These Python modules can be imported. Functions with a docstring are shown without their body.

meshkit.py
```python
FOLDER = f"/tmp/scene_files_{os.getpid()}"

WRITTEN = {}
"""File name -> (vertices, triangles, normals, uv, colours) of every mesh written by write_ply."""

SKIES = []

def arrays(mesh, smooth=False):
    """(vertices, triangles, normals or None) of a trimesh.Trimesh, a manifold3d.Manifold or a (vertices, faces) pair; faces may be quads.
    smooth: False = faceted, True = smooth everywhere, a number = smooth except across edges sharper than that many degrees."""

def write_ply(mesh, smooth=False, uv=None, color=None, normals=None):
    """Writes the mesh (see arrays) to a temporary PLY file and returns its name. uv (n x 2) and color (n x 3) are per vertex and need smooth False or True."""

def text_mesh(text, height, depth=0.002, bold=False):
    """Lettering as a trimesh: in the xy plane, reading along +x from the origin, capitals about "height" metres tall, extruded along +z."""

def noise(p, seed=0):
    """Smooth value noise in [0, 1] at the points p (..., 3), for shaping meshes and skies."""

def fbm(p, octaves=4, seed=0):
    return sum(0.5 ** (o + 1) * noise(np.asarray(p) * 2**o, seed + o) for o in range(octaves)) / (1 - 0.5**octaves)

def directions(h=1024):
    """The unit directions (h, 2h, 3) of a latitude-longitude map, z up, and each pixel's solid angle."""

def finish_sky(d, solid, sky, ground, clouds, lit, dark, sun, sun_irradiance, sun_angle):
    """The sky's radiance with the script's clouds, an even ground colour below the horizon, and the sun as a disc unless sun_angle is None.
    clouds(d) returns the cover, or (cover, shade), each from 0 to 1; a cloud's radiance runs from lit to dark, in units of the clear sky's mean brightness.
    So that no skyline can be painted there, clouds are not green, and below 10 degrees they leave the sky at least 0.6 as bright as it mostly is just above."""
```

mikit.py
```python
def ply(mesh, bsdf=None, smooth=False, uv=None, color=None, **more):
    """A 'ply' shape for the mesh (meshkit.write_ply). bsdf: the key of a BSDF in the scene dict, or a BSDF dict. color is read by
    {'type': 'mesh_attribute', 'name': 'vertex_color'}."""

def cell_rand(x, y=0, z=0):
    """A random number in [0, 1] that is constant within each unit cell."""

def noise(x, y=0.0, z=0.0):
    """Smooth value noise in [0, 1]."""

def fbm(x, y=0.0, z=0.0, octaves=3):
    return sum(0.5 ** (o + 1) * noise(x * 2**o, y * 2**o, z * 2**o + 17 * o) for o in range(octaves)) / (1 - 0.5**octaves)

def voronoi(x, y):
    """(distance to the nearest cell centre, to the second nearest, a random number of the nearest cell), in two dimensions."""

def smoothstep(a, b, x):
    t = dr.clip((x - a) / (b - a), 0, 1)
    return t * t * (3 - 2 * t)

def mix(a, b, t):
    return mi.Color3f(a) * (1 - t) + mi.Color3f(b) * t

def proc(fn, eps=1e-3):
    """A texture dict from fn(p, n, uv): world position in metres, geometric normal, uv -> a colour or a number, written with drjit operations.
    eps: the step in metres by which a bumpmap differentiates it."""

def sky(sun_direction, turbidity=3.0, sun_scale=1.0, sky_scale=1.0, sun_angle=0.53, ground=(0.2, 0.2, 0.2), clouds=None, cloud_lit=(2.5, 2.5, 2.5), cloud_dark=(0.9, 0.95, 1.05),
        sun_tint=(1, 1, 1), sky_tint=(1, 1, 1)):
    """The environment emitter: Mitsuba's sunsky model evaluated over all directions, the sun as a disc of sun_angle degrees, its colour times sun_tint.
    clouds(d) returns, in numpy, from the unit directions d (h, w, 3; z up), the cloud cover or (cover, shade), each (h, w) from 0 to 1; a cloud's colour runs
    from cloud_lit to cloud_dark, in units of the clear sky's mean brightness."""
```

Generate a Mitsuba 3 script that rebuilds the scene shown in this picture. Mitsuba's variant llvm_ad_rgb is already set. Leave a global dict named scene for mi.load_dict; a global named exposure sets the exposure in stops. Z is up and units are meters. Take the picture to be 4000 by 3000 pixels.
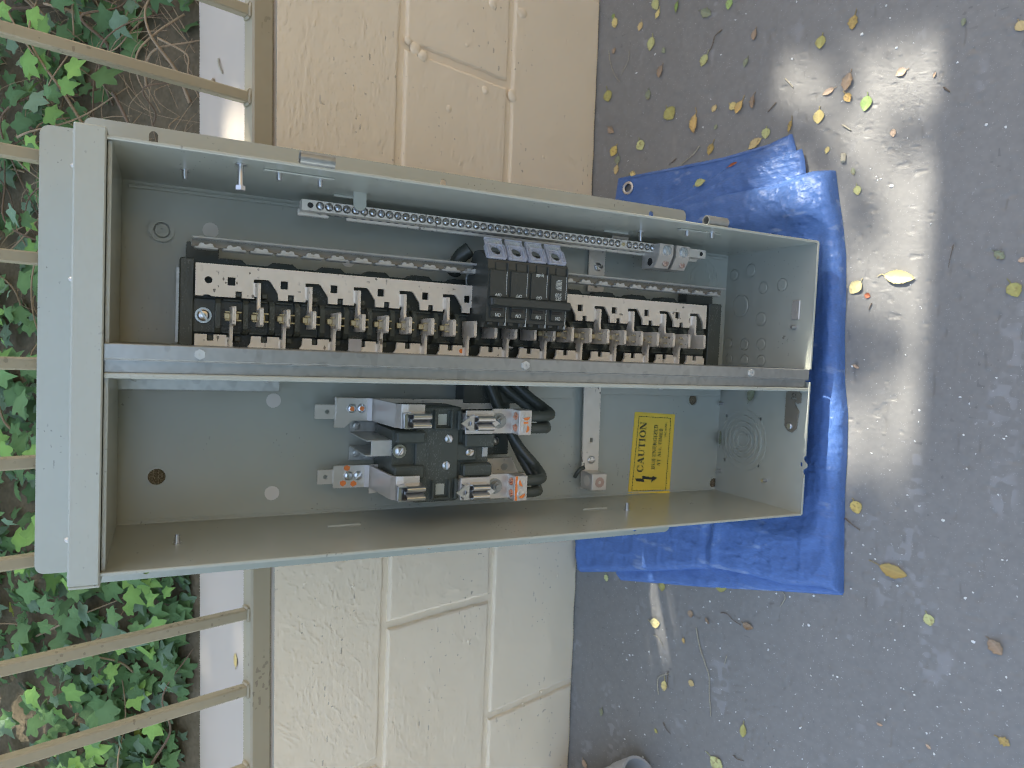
import math, random
import numpy as np
import trimesh
import mitsuba as mi
import drjit as dr
import mikit
import meshkit
from mikit import proc, noise, fbm, smoothstep, mix, voronoi
from shapely.geometry import Polygon, LineString, Point, box as sbox
from shapely import affinity
from shapely.ops import unary_union
from scipy.spatial import Delaunay

random.seed(7)
rng = np.random.default_rng(11)
scene = {'type': 'scene'}
labels = {}
T = mi.ScalarTransform4f

# ------------------------------------------------------------------ camera, sky, exposure
CAM = np.array([0.0167, -0.8357, 0.9839])
FWD = np.array([-0.04131, 0.72086, -0.69185])
UPV = np.array([0.99844, 0.05587, -0.0014])
scene['camera'] = {'type': 'thinlens', 'fov': 71.2, 'fov_axis': 'x', 'near_clip': 0.02, 'far_clip': 500.0,
                   'aperture_radius': 0.0011, 'focus_distance': 0.84,
                   'to_world': T().look_at(origin=CAM.tolist(), target=(CAM + FWD).tolist(), up=UPV.tolist())}
SUN = np.array([math.cos(math.radians(47)) * math.cos(math.radians(16)),
                math.cos(math.radians(47)) * math.sin(math.radians(16)), math.sin(math.radians(47))])
scene['sky'] = mikit.sky(SUN.tolist(), turbidity=3, sun_scale=0.33, sky_scale=1.0, sky_tint=(1.33, .98, 0.72), sun_tint=(.82, .95, 1.14))
exposure = 4.55

# ------------------------------------------------------------------ helpers
def key_for(k):
    if k not in scene and not any(q.startswith(k + '__') for q in scene):
        return k
    i = 1
    while f'{k}_{i:03d}' in scene or any(q.startswith(f'{k}_{i:03d}__') for q in scene):
        i += 1
    return f'{k}_{i:03d}'

COUNT = {}
def add(k, mesh, bsdf, smooth=False, label=None, cat=None, group=None, kind=None, color=None, uv=None):
    n = COUNT.get(k, -1) + 1
    COUNT[k] = n
    kk = k if n == 0 else f'{k}_{n:03d}'
    scene[kk] = mikit.ply(mesh, bsdf, smooth=smooth, color=color, uv=uv)
    d = {}
    if label: d['label'] = label
    if cat: d['category'] = cat
    if group: d['group'] = group
    if kind: d['kind'] = kind
    if d: labels[kk] = d
    return kk

def thing(k, label, cat, group=None):
    n = COUNT.get(k, -1) + 1
    COUNT[k] = n
    kk = k if n == 0 else f'{k}_{n:03d}'
    labels[kk] = {'label': label, 'category': cat}
    if group: labels[kk]['group'] = group
    return kk

def cat(ms):
    return trimesh.util.concatenate([m for m in ms if m is not None])

def bx(x0, x1, y0, y1, z0, z1, ch=0.0):
    x0, x1 = min(x0, x1), max(x0, x1); y0, y1 = min(y0, y1), max(y0, y1); z0, z1 = min(z0, z1), max(z0, z1)
    if ch <= 0:
        m = trimesh.creation.box(extents=(x1 - x0, y1 - y0, z1 - z0))
        m.apply_translation(((x0 + x1) / 2, (y0 + y1) / 2, (z0 + z1) / 2))
        return m
    ch = min(ch, (x1 - x0) / 2.1, (y1 - y0) / 2.1, (z1 - z0) / 2.1)
    pts = []
    for sx in (0, 1):
        for sy in (0, 1):
            for sz in (0, 1):
                X, Y, Z = (x0, x1)[sx], (y0, y1)[sy], (z0, z1)[sz]
                dx, dy, dz = (ch, -ch)[sx], (ch, -ch)[sy], (ch, -ch)[sz]
                pts += [(X, Y + dy, Z + dz), (X + dx, Y, Z + dz), (X + dx, Y + dy, Z)]
    return trimesh.convex.convex_hull(np.array(pts))

def ext(poly, z0, z1):
    ps = [g for g in getattr(poly, 'geoms', [poly]) if g.area > 1e-9]
    out = []
    for p in ps:
        m = trimesh.creation.extrude_polygon(p, z1 - z0, engine='earcut')
        m.apply_translation((0, 0, z0))
        out.append(m)
    return cat(out)

def perm(m, order):
    """mesh with its axes permuted: new axis i = old axis order[i]"""
    m = m.copy()
    M = np.zeros((4, 4)); M[3, 3] = 1
    for i, o in enumerate(order): M[i, o] = 1
    m.apply_transform(M)
    return m

def cyl(c, axis, r, h, n=20, r2=None, cham=0.0):
    """a (possibly tapered, chamfered) cylinder starting at c and running h along axis"""
    c = np.asarray(c, float); axis = np.asarray(axis, float) / np.linalg.norm(axis)
    r2 = r if r2 is None else r2
    prof = [(0, 0), (r, 0), (r2, h - cham), (r2 - cham, h), (0, h)] if cham else [(0, 0), (r, 0), (r2, h), (0, h)]
    m = trimesh.creation.revolve(np.array(prof), sections=n)
    m.apply_transform(trimesh.geometry.align_vectors([0, 0, 1], axis))
    m.apply_translation(c)
    return m

def ring(c, axis, r0, r1, h, n=28):
    prof = np.array([(r0, 0), (r1, 0), (r1, h), (r0, h), (r0, 0)])
    m = trimesh.creation.revolve(prof, sections=n)
    m.apply_transform(trimesh.geometry.align_vectors([0, 0, 1], np.asarray(axis, float)))
    m.apply_translation(c)
    return m

def catmull(pts, n=6):
    p = np.array(pts, float)
    if len(p) < 3: return p
    q = np.vstack([2 * p[0] - p[1], p, 2 * p[-1] - p[-2]])
    out = []
    for i in range(1, len(q) - 2):
        for t in np.linspace(0, 1, n, endpoint=False):
            a, b, c, d = q[i - 1], q[i], q[i + 1], q[i + 2]
            out.append(0.5 * ((2 * b) + (c - a) * t + (2 * a - 5 * b + 4 * c - d) * t * t + (3 * b - a - 3 * c + d) * t ** 3))
    out.append(p[-1])
    return np.array(out)

def tube(pts, r, n=8, r_end=None, smooth_path=True, k=6):
    p = catmull(pts, k) if smooth_path else np.array(pts, float)
    m = len(p)
    rs = np.linspace(r, r if r_end is None else r_end, m)
    tang = np.gradient(p, axis=0); tang /= np.linalg.norm(tang, axis=1, keepdims=True) + 1e-12
    ref = np.array([0.31, 0.17, 0.93])
    u = np.cross(tang[0], ref); u /= np.linalg.norm(u)
    V = []
    for i in range(m):
        u = u - tang[i] * (u @ tang[i]); u /= np.linalg.norm(u)
        w = np.cross(tang[i], u)
        for a in np.linspace(0, 2 * math.pi, n, endpoint=False):
            V.append(p[i] + rs[i] * (math.cos(a) * u + math.sin(a) * w))
    F = []
    for i in range(m - 1):
        for j in range(n):
            a, b = i * n + j, i * n + (j + 1) % n
            F += [(a, b, b + n), (a, b + n, a + n)]
    V += [p[0], p[-1]]
    c0, c1 = len(V) - 2, len(V) - 1
    for j in range(n):
        F += [(c0, (j + 1) % n, j), (c1, (m - 1) * n + j, (m - 1) * n + (j + 1) % n)]
    return trimesh.Trimesh(np.array(V), np.array(F), process=False)

def slot_screw(c, r, h, ang=None, hexed=False, base=0.0):
    """domed slotted head (on a hexagon washer head if hexed) facing local +c"""
    ang = random.uniform(0, 180) if ang is None else ang
    prof = np.array([(0, 0), (r, 0), (r, h * .45), (r * .93, h * .68), (r * .75, h * .86), (r * .4, h * .97), (0, h)])
    dome = trimesh.creation.revolve(prof, sections=18)
    dome.merge_vertices()
    slot = trimesh.creation.box(extents=(r * 2.4, r * .34, h)); slot.apply_translation((0, 0, h * .92))
    slot.apply_transform(trimesh.transformations.rotation_matrix(math.radians(ang), (0, 0, 1)))
    ms = [trimesh.boolean.difference([dome, slot], engine='manifold')]
    if hexed:
        ms.append(ext(Polygon([(1.12 * r * math.cos(math.radians(60 * i + ang)), 1.12 * r * math.sin(math.radians(60 * i + ang))) for i in range(6)]), 0, h * .5))
    m = cat(ms); m.apply_translation(c)
    return m

# ------------------------------------------------------------------ materials
def rgb(c): return {'type': 'rgb', 'value': list(c)}
def principled(col, rough=0.5, **k):
    return {'type': 'principled', 'base_color': rgb(col) if isinstance(col, (tuple, list)) else col, 'roughness': rough, **k}
def mat(name, b, bump=None, scale=0.001):
    if bump is not None:
        b = {'type': 'bumpmap', 'tex': bump, 'scale': scale, 'bsdf': b}
    scene[name] = {'type': 'twosided', 'bsdf': b}

def peel(p, n, uv): return fbm(p.x * 900, p.y * 900, p.z * 900, octaves=2)
def panel_col(p, n, uv):
    d = smoothstep(.86, .90, noise(p.x * 380, p.y * 380, p.z * 380)) * smoothstep(.6, .8, noise(p.x * 23 + 4, p.y * 23, p.z * 23))
    s = fbm(p.x * 14, p.y * 14, p.z * 14 + 3)
    return mix((.368, .378, .315), (.412, .418, .352), s) * (1 - .45 * d)
mat('paint_grey', {'type': 'roughplastic', 'diffuse_reflectance': proc(panel_col), 'alpha': .05, 'int_ior': 1.55, 'nonlinear': False}, proc(peel, 4e-4), .00022)
def zinc_rough(p, n, uv): return .27 + .12 * fbm(p.x * 300, p.y * 300, p.z * 300)
def zinc_col(p, n, uv):
    v = fbm(p.x * 160, p.y * 160, p.z * 160, octaves=2)
    st = smoothstep(.70, .8, noise(p.x * 90, p.y * 260, p.z * 90))
    return mix((.44, .45, .42), (.54, .545, .515), v) * (1 - .12 * st)
mat('galvanized', principled(proc(zinc_col), proc(zinc_rough), metallic=.45))
def tin_col(p, n, uv):
    v = fbm(p.x * 70, p.y * 70, p.z * 70)
    sc = smoothstep(.76, .82, noise(p.x * 260, p.y * 500, p.z * 260)) * smoothstep(.5, .7, noise(p.x * 40, p.y * 40, p.z * 40 + 9))
    return mix((.66, .60, .50), (.76, .70, .60), v) * (1 - .7 * sc)
mat('tin_plate', principled(proc(tin_col), .42, metallic=.35))
mat('dull_zinc', principled(proc(lambda p, n, uv: zinc_col(p, n, uv) * .66), proc(zinc_rough), metallic=.65))
mat('dirty_zinc', principled((.24, .215, .17), .5, metallic=.5))
mat('bright_metal', principled((.60, .60, .60), .2, metallic=.95))
mat('aluminium', principled((.60, .56, .50), .32, metallic=.6))
mat('brass', principled((.62, .52, .30), .35, metallic=.8))
mat('copper', principled((.70, .38, .26), .35, metallic=.85))
mat('dull_copper', principled((.50, .36, .30), .4, metallic=.7))
mat('orange_paint', principled((.72, .20, .045), .5))
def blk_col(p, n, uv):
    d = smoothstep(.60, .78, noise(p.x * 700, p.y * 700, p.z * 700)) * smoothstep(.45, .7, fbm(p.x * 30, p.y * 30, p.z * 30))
    return mix((.058, .066, .054), (.16, .165, .15), d * .5)  # base tone lifted to imitate veiling haze over the blacks
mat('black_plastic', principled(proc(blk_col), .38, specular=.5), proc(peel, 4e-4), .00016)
mat('breaker_black', principled((.040, .044, .038), .34, specular=.5), proc(peel, 4e-4), .00012)
mat('black_rubber', principled((.055, .062, .051), .34, specular=.5))
scene['clear_plastic'] = principled((.86, .86, .92), .14, spec_trans=.55, eta=1.45)
mat('white_ink', principled((.62, .64, .58), .6))
mat('black_ink', principled((.02, .02, .018), .5))
mat('label_yellow', principled((.78, .55, .06), .42))
mat('plug_pale', principled((.62, .59, .53), .6))
def cork_col(p, n, uv):
    v = noise(p.x * 900, p.y * 900, p.z * 900)
    return mix((.08, .06, .035), (.32, .26, .16), v * v)
mat('cork', principled(proc(cork_col), .9))
mat('pvc', principled((.38, .375, .365), .42))

def wall_bump(p, n, uv):
    a = fbm(p.x * 90, p.y * 90, p.z * 90, octaves=3)
    pit = smoothstep(.74, .86, noise(p.x * 300, p.y * 300, p.z * 300))
    blob = smoothstep(.66, .86, noise(p.x * 240 + 40, p.y * 240, p.z * 240))
    return a * .12 - pit * .35 + blob * .6 + .12 * noise(p.x * 500, p.y * 500, p.z * 500)
def wall_col(p, n, uv):
    v = fbm(p.x * 6, p.y * 6, p.z * 6)
    s = smoothstep(.90, .93, noise(p.x * 170, p.y * 170, p.z * 170 + 5)) * smoothstep(.5, .7, noise(p.x * 12, p.y * 12, p.z * 12))
    return mix((.73, .615, .445), (.78, .665, .495), v) * (1 - .35 * s)
mat('wall_paint', principled(proc(wall_col), .5, specular=.35), proc(wall_bump, 8e-4), .0011)
def cap_bump(p, n, uv): return fbm(p.x * 60, p.y * 25, p.z * 60)
mat('cap_paint', principled((.48, .415, .335), .5, specular=.35), proc(cap_bump, 1.5e-3), .0006)
def rail_col(p, n, uv):
    d = smoothstep(.74, .8, noise(p.x * 240, p.y * 240, p.z * 240)) * smoothstep(.5, .7, noise(p.x * 15, p.y * 15, p.z * 15))
    return mix((.310, .258, .165), (.350, .295, .190), fbm(p.x * 12, p.y * 12, p.z * 12)) * (1 - .3 * d)
mat('rail_paint', principled(proc(rail_col), .38), proc(peel, 4e-4), .0003)

def floor_bump(p, n, uv):
    a = fbm(p.x * 60, p.y * 60, 1.5, octaves=3)
    g = fbm(p.x * 280, p.y * 280, 7.5, octaves=2)
    rough = .35 + .65 * smoothstep(.35, .6, fbm(p.x * 4, p.y * 4, 11.0))
    pit = smoothstep(.74, .84, noise(p.x * 95, p.y * 95, 3.3))
    return a * .7 + g * .5 * rough - pit * 1.1 + smoothstep(.8, .92, noise(p.x * 130, p.y * 130, 9.1)) * 1.0 * rough
def floor_col(p, n, uv):
    v = fbm(p.x * 5, p.y * 5, 2.2)
    f = fbm(p.x * 160, p.y * 160, 4.4, octaves=2)
    base = mix((.184, .178, .165), (.222, .215, .200), v) * (.90 + .2 * f)
    worn = smoothstep(.60, .72, fbm(p.x * 9 + 3.1, p.y * 22, 5.5)) * smoothstep(.45, .65, noise(p.x * 140, p.y * 140, 2.2))
    base = mix(base, (.36, .36, .37), worn * .28)
    dark = smoothstep(.88, .92, noise(p.x * 160, p.y * 160, 8.8)) * smoothstep(.45, .65, noise(p.x * 11, p.y * 11, 3.3))
    spk = smoothstep(.90, .93, noise(p.x * 700, p.y * 700, 6.1))
    return mix(base * (1 - .2 * dark), (.60, .60, .60), spk * .2)
mat('floor_paint', principled(proc(floor_col), .48, specular=.45), proc(floor_bump, 1e-3), .0009)
def tarp_col(p, n, uv):
    v = fbm(p.x * 25, p.y * 25, p.z * 25)
    ch = smoothstep(.60, .74, fbm(p.x * 90, p.y * 34, p.z * 60)) * smoothstep(.4, .6, noise(p.x * 19, p.y * 19, p.z * 19))
    wv = .9 + .2 * noise(p.x * 900, p.y * 300, p.z * 600)
    return mix(mix((.064, .135, .34), (.088, .170, .40), v), (.22, .29, .45), ch * .6) * wv
def tarp_bump(p, n, uv):
    r = dr.abs(fbm(p.x * 42, p.y * 42, p.z * 20, octaves=3) - .5)
    r2 = dr.abs(fbm(p.x * 120 + 3, p.y * 95, p.z * 60, octaves=2) - .5)
    return -r * 2.4 - r2 * 1.1 + .10 * noise(p.x * 900, p.y * 300, 1.0)
mat('tarp_blue', principled(proc(tarp_col), .43, specular=.4), proc(tarp_bump, 8e-4), .0030)

def soil_col(p, n, uv):
    v = fbm(p.x * 40, p.y * 40, p.z * 40); w = noise(p.x * 260, p.y * 260, p.z * 260)
    return mix((.085, .07, .042), (.22, .175, .11), v * .6 + w * .4)
mat('soil', principled(proc(soil_col), .95), proc(wall_bump, 2e-3), .004)
mat('bark', principled((.17, .12, .08), .9))
mat('dry_stem', principled((.33, .24, .15), .8))
vcol = {'type': 'mesh_attribute', 'name': 'vertex_color'}
mat('dry_leaf', principled(vcol, .55, specular=.35))
scene['ivy_leaf_skin'] = {'type': 'principledthin', 'base_color': vcol, 'roughness': .38, 'diff_trans': .5, 'eta': 1.4}
scene['crown_leaf'] = {'type': 'principledthin', 'base_color': rgb((.07, .13, .035)), 'roughness': .5, 'diff_trans': .5}
mat('grit_white', principled((.66, .66, .64), .7))
mat('twig_brown', principled((.14, .105, .075), .8))
mat('twig_pale', principled((.36, .33, .25), .8))
mat('stucco', principled((.68, .48, .24), .8))
mat('hedge_leaf', principled((.05, .075, .03), .8))
mat('concrete_soffit', principled((.60, .57, .52), .85))

# ------------------------------------------------------------------ the setting
def zcap(x): return 0.5897 + 0.0206 * x

m = trimesh.Trimesh([(-40, -60, 0), (40, -60, 0), (40, 0.12, 0), (-40, 0.12, 0)], [(0, 1, 2), (0, 2, 3)], process=False)
add('floor', m, 'floor_paint', kind='structure', label='grey painted concrete floor with grit and scuffs')

# painted block wall: mortar core, blocks proud of it, a smooth plastered cap
thing('block_wall', 'cream painted concrete block retaining wall with a smooth pale cap', 'wall')
WT = 0.244
add('block_wall__mortar', bx(-2.4, 2.6, .0045, WT - .006, -.02, .552), 'wall_paint')
def wobble(m, amp, f, seed=0):
    v = m.vertices; d = np.stack([meshkit.noise(v * f + 31 * k, seed + k) - .5 for k in range(3)], -1)
    m.vertices = v + d * amp
    return m
def block_mesh(x0, x1, z0, z1, top=None, seed=0):
    """hollow-backed block face: rounded arrises, slightly wavy edges, front at y = 0"""
    nx, nz = 26, 14
    sx = np.linspace(0, 1, nx); sz = np.linspace(0, 1, nz)
    def grad(s, w, n):  # dense rows near the edges
        e = np.array([0, .25, .5, .75, 1]) * .006 / w
        return np.unique(np.concatenate([e, np.linspace(e[-1], 1 - e[-1], n), 1 - e]))
    gx, gz = grad(sx, x1 - x0, nx), grad(sz, z1 - z0, nz)
    X, Z = np.meshgrid(x0 + gx * (x1 - x0), gz, indexing='ij')
    zt = (z1 if top is None else top(X))
    Zw = z0 + Z * (zt - z0)
    dx = np.minimum(X - x0, x1 - X); dz = np.minimum(Zw - z0, zt - Zw)
    if top is not None: dz = np.where(Zw > (z0 + zt) / 2, .02, dz)
    d = np.minimum(dx, dz)
    y = .0065 * (1 - np.sqrt(np.clip(1 - (1 - np.clip(d / .006, 0, 1)) ** 2, 0, 1)))
    P = np.stack([X, y, Zw], -1)
    nn = meshkit.fbm(P * 18 + seed, 3)
    P[..., 1] += (nn - .5) * .0016
    edge = (d < .004)
    P[..., 0] += edge * (meshkit.noise(P * 60 + 5, 1) - .5) * .003
    P[..., 2] += edge * (meshkit.noise(P * 60 + 9, 2) - .5) * .003
    n0, n1 = P.shape[:2]
    idx = np.arange(n0 * n1).reshape(n0, n1)
    F = np.concatenate([np.stack([idx[:-1, :-1], idx[1:, :-1], idx[1:, 1:]], -1).reshape(-1, 3), np.stack([idx[:-1, :-1], idx[1:, 1:], idx[:-1, 1:]], -1).reshape(-1, 3)])
    front = trimesh.Trimesh(P.reshape(-1, 3), F, process=False)
    back = bx(x0 + .002, x1 - .002, .006, .05, z0 + .002, (z1 if top is None else z1 - .02) - .002)
    return cat([front, back])
J = .0045
courses = [(0.0, .2097, -.5750 + .4064 * 3), (.2097, .4129, -.3755), (.4129, None, -.5695 + .4064 * 3)]
for ci, (z0, z1, xr) in enumerate(courses):
    xs = [xr + .4064 * k for k in range(-8, 8) if -2.4 < xr + .4064 * k < 2.6]
    for a, b in zip(xs[:-1], xs[1:]):
        if z1 is None:
            mm = block_mesh(a + J, b - J, z0 + J, .575, top=lambda X: zcap(X) - .004, seed=a * 7)
        else:
            mm = block_mesh(a + J, b - J, z0 + (J if z0 else 0), z1 - J, seed=a * 7 + z0)
        add('block_wall__block', mm, 'wall_paint', smooth=True)
# smears and drips of mortar left on the face, painted over
def blob(x, z, r, h, sy=1.0, seed=0):
    s = trimesh.creation.icosphere(subdivisions=3, radius=1.0)
    s.vertices *= (r, h, r * sy)
    s.vertices *= (1 + .5 * (meshkit.noise(s.vertices * 90 / max(r * 90, 1) + seed * 3.3, seed)[:, None] - .5))
    s.apply_translation((x, .0008, z))
    return s
bl = [(.437, .392, .010, .004, .9), (.431, .380, .007, .004, 1.2), (.444, .405, .006, .003, 1), (.548, .252, .009, .004, 1), (.415, .262, .006, .003, 1.2), (.424, .205, .010, .004, .9), (.556, .19, .008, .003, 1.2), (.37, .33, .005, .002, 1), (.47, .30, .004, .002, 1), (.344, .13, .004, .002, 1)]
for i in range(46):
    x = rng.uniform(-.62, .66); z = rng.uniform(.02, .55)
    bl.append((x, z, rng.uniform(.0014, .0034), rng.uniform(.0008, .0017), rng.uniform(.7, 1.4)))
add('block_wall__mortar_lump', cat([blob(*b, seed=i) for i, b in enumerate(bl)]), 'wall_paint', smooth=True, kind='stuff')
# cap
xs = np.linspace(-2.4, 2.6, 140); ys = np.array([0.0015, .004, .009, .04, .08, .12, .16, .2, .234, .2405, WT, WT])
X, Y = np.meshgrid(xs, ys, indexing='ij')
Z = zcap(X) + (meshkit.fbm(np.stack([X * 9, Y * 9, X * 0], -1), 3) - .5) * .003
Z[:, 0] -= .005; Z[:, 1] -= .0018; Z[:, -2] -= .003; Z[:, -3] -= .0008; Z[:, -1] -= .09
Y = Y + (np.abs(Y - WT) < .006) * (meshkit.fbm(np.stack([X * 30, X * 0 + 2, Z * 0], -1), 3)[..., :] - .5) * .006
idx = np.arange(X.size).reshape(X.shape)
F = np.concatenate([np.stack([idx[:-1, :-1], idx[1:, :-1], idx[1:, 1:]], -1).reshape(-1, 3), np.stack([idx[:-1, :-1], idx[1:, 1:], idx[:-1, 1:]], -1).reshape(-1, 3)])
add('block_wall__cap', trimesh.Trimesh(np.stack([X, Y, Z], -1).reshape(-1, 3), F, process=False), 'cap_paint', smooth=True, label='smooth pale painted top of the block wall')

# railing: square tube rail on the wall's front edge, slim square balusters welded to it
thing('metal_railing', 'olive-tan painted metal railing with slim square balusters on the wall top', 'railing')
L0, L1 = -2.4, 2.6
r = bx(L0, L1, 0, .0255, 0, .0258, .0022); v = r.vertices.copy(); v[:, 2] += zcap(v[:, 0]) - .0002; r.vertices = v
add('metal_railing__bottom_rail', r, 'rail_paint')
r = bx(L0, L1, -.006, .032, 0, .03, .003); v = r.vertices.copy(); v[:, 2] += zcap(v[:, 0]) + .56; r.vertices = v
add('metal_railing__top_rail', r, 'rail_paint')
bxs = [-.4115, -.315, -.2095, -.1095, -.0105, .094, .1945, .2985 + .0105, .409]
bxs = [-.4115 - .1025 * k for k in range(12, 0, -1)] + bxs + [.409 + .1025 * k for k in range(1, 14)]
for i, x in enumerate(bxs):
    z0 = zcap(x) + .0255
    lean = -.010 if x < -.3 else (-.006 if x < .25 else 0.0)   # slight lean of the outer bars seen in the photograph
    b = bx(x - .0064, x + .0064, .0062, .019, z0, zcap(x) + .565, .0016)
    v = b.vertices.copy(); v[:, 0] += (v[:, 2] - z0) * 0.0; b.vertices = v
    w = tube([(x - .0075, .0058, z0 + .0006), (x, .0050, z0 + .0014), (x + .0075, .0058, z0 + .0004)], .0022, 6)
    wob = tube([(x - .0072, .006, z0 + .001), (x - .0076, .0125, z0 + .0015), (x - .007, .0192, z0 + .001)], .0024, 6)
    wo2 = tube([(x + .0072, .006, z0 + .001), (x + .0078, .0125, z0 + .0018), (x + .007, .0192, z0 + .001)], .0026, 6)
    add('metal_railing__baluster', cat([b, w, wob, wo2]), 'rail_paint')

# bank behind the wall
def hill(x, y):
    d = np.maximum(y - WT, 0)
    z = .565 + .60 * d + .10 * (meshkit.fbm(np.stack([x * 2.1, y * 2.1, x * 0 + 4], -1), 4) - .5) * np.clip(d * 4, 0, 1)
    return np.minimum(z, 2.6 + .02 * d)
xs = np.concatenate([np.linspace(-14, -2.2, 30), np.linspace(-2, 2, 90), np.linspace(2.2, 14, 30)])
ys = np.concatenate([np.linspace(.2, 2.6, 60), np.linspace(2.8, 40, 30)])
X, Y = np.meshgrid(xs, ys, indexing='ij')
Z = hill(X, Y)
idx = np.arange(X.size).reshape(X.shape)
F = np.concatenate([np.stack([idx[:-1, :-1], idx[1:, :-1], idx[1:, 1:]], -1).reshape(-1, 3), np.stack([idx[:-1, :-1], idx[1:, 1:], idx[:-1, 1:]], -1).reshape(-1, 3)])
add('hillside', trimesh.Trimesh(np.stack([X, Y, Z], -1).reshape(-1, 3), F, process=False), 'soil', smooth=True, kind='structure', label='dark soil bank rising behind the wall')

# ivy
def ivy_outline(seed):
    r_ = random.Random(seed)
    # five pointed lobes; angle from the tip direction, radius
    base = [(0, 1.0), (16, .66), (30, .52), (46, .68), (60, .80), (76, .60), (92, .47), (112, .56), (128, .60), (146, .45), (166, .30)]
    pts = []
    f = r_.uniform(.85, 1.1)
    for s in (1, -1):
        q = []
        for a, r in base:
            rr = r * r_.uniform(.92, 1.08) * (f if a > 30 else 1)
            q.append((rr * math.sin(math.radians(a)) * s, rr * math.cos(math.radians(a))))
        pts.append(q)
    return pts[0] + pts[1][::-1][:-1]
def ivy_leaf(size, seed):
    """leaf in the xy-plane, stalk at -y, centre at the origin, bent and cupped"""
    o = np.array(ivy_outline(seed)); n = len(o)
    c = np.array([0, .02])
    ring_ = c + (o - c) * .5
    V = np.vstack([c, ring_, o])
    F = []
    for i in range(n):
        j = (i + 1) % n
        F += [(0, 1 + i, 1 + j), (1 + i, 1 + n + i, 1 + n + j), (1 + i, 1 + n + j, 1 + j)]
    r_ = random.Random(seed + 99)
    k1, k2, k3 = r_.uniform(.05, .30), r_.uniform(-.15, .35), r_.uniform(-.15, .15)
    z = k1 * np.abs(V[:, 0]) - k2 * V[:, 1] ** 2 - .25 * V[:, 0] ** 2 + k3 * V[:, 0] * V[:, 1]
    z += .06 * np.sin(V[:, 0] * 7 + seed) * np.hypot(V[:, 0], V[:, 1])
    V3 = np.c_[V, z] * size * .5
    return V3, np.array(F), np.hypot(V[:, 0], V[:, 1])
IVY_COL = [((.125, .210, .095), .32), ((.150, .255, .105), .26), ((.175, .250, .160), .18), ((.20, .34, .10), .14), ((.24, .40, .11), .08), ((.36, .38, .09), .02)]  # the greyish green paints sky sheen into some leaves
cw = np.cumsum([w for _, w in IVY_COL]); cw /= cw[-1]
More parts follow.
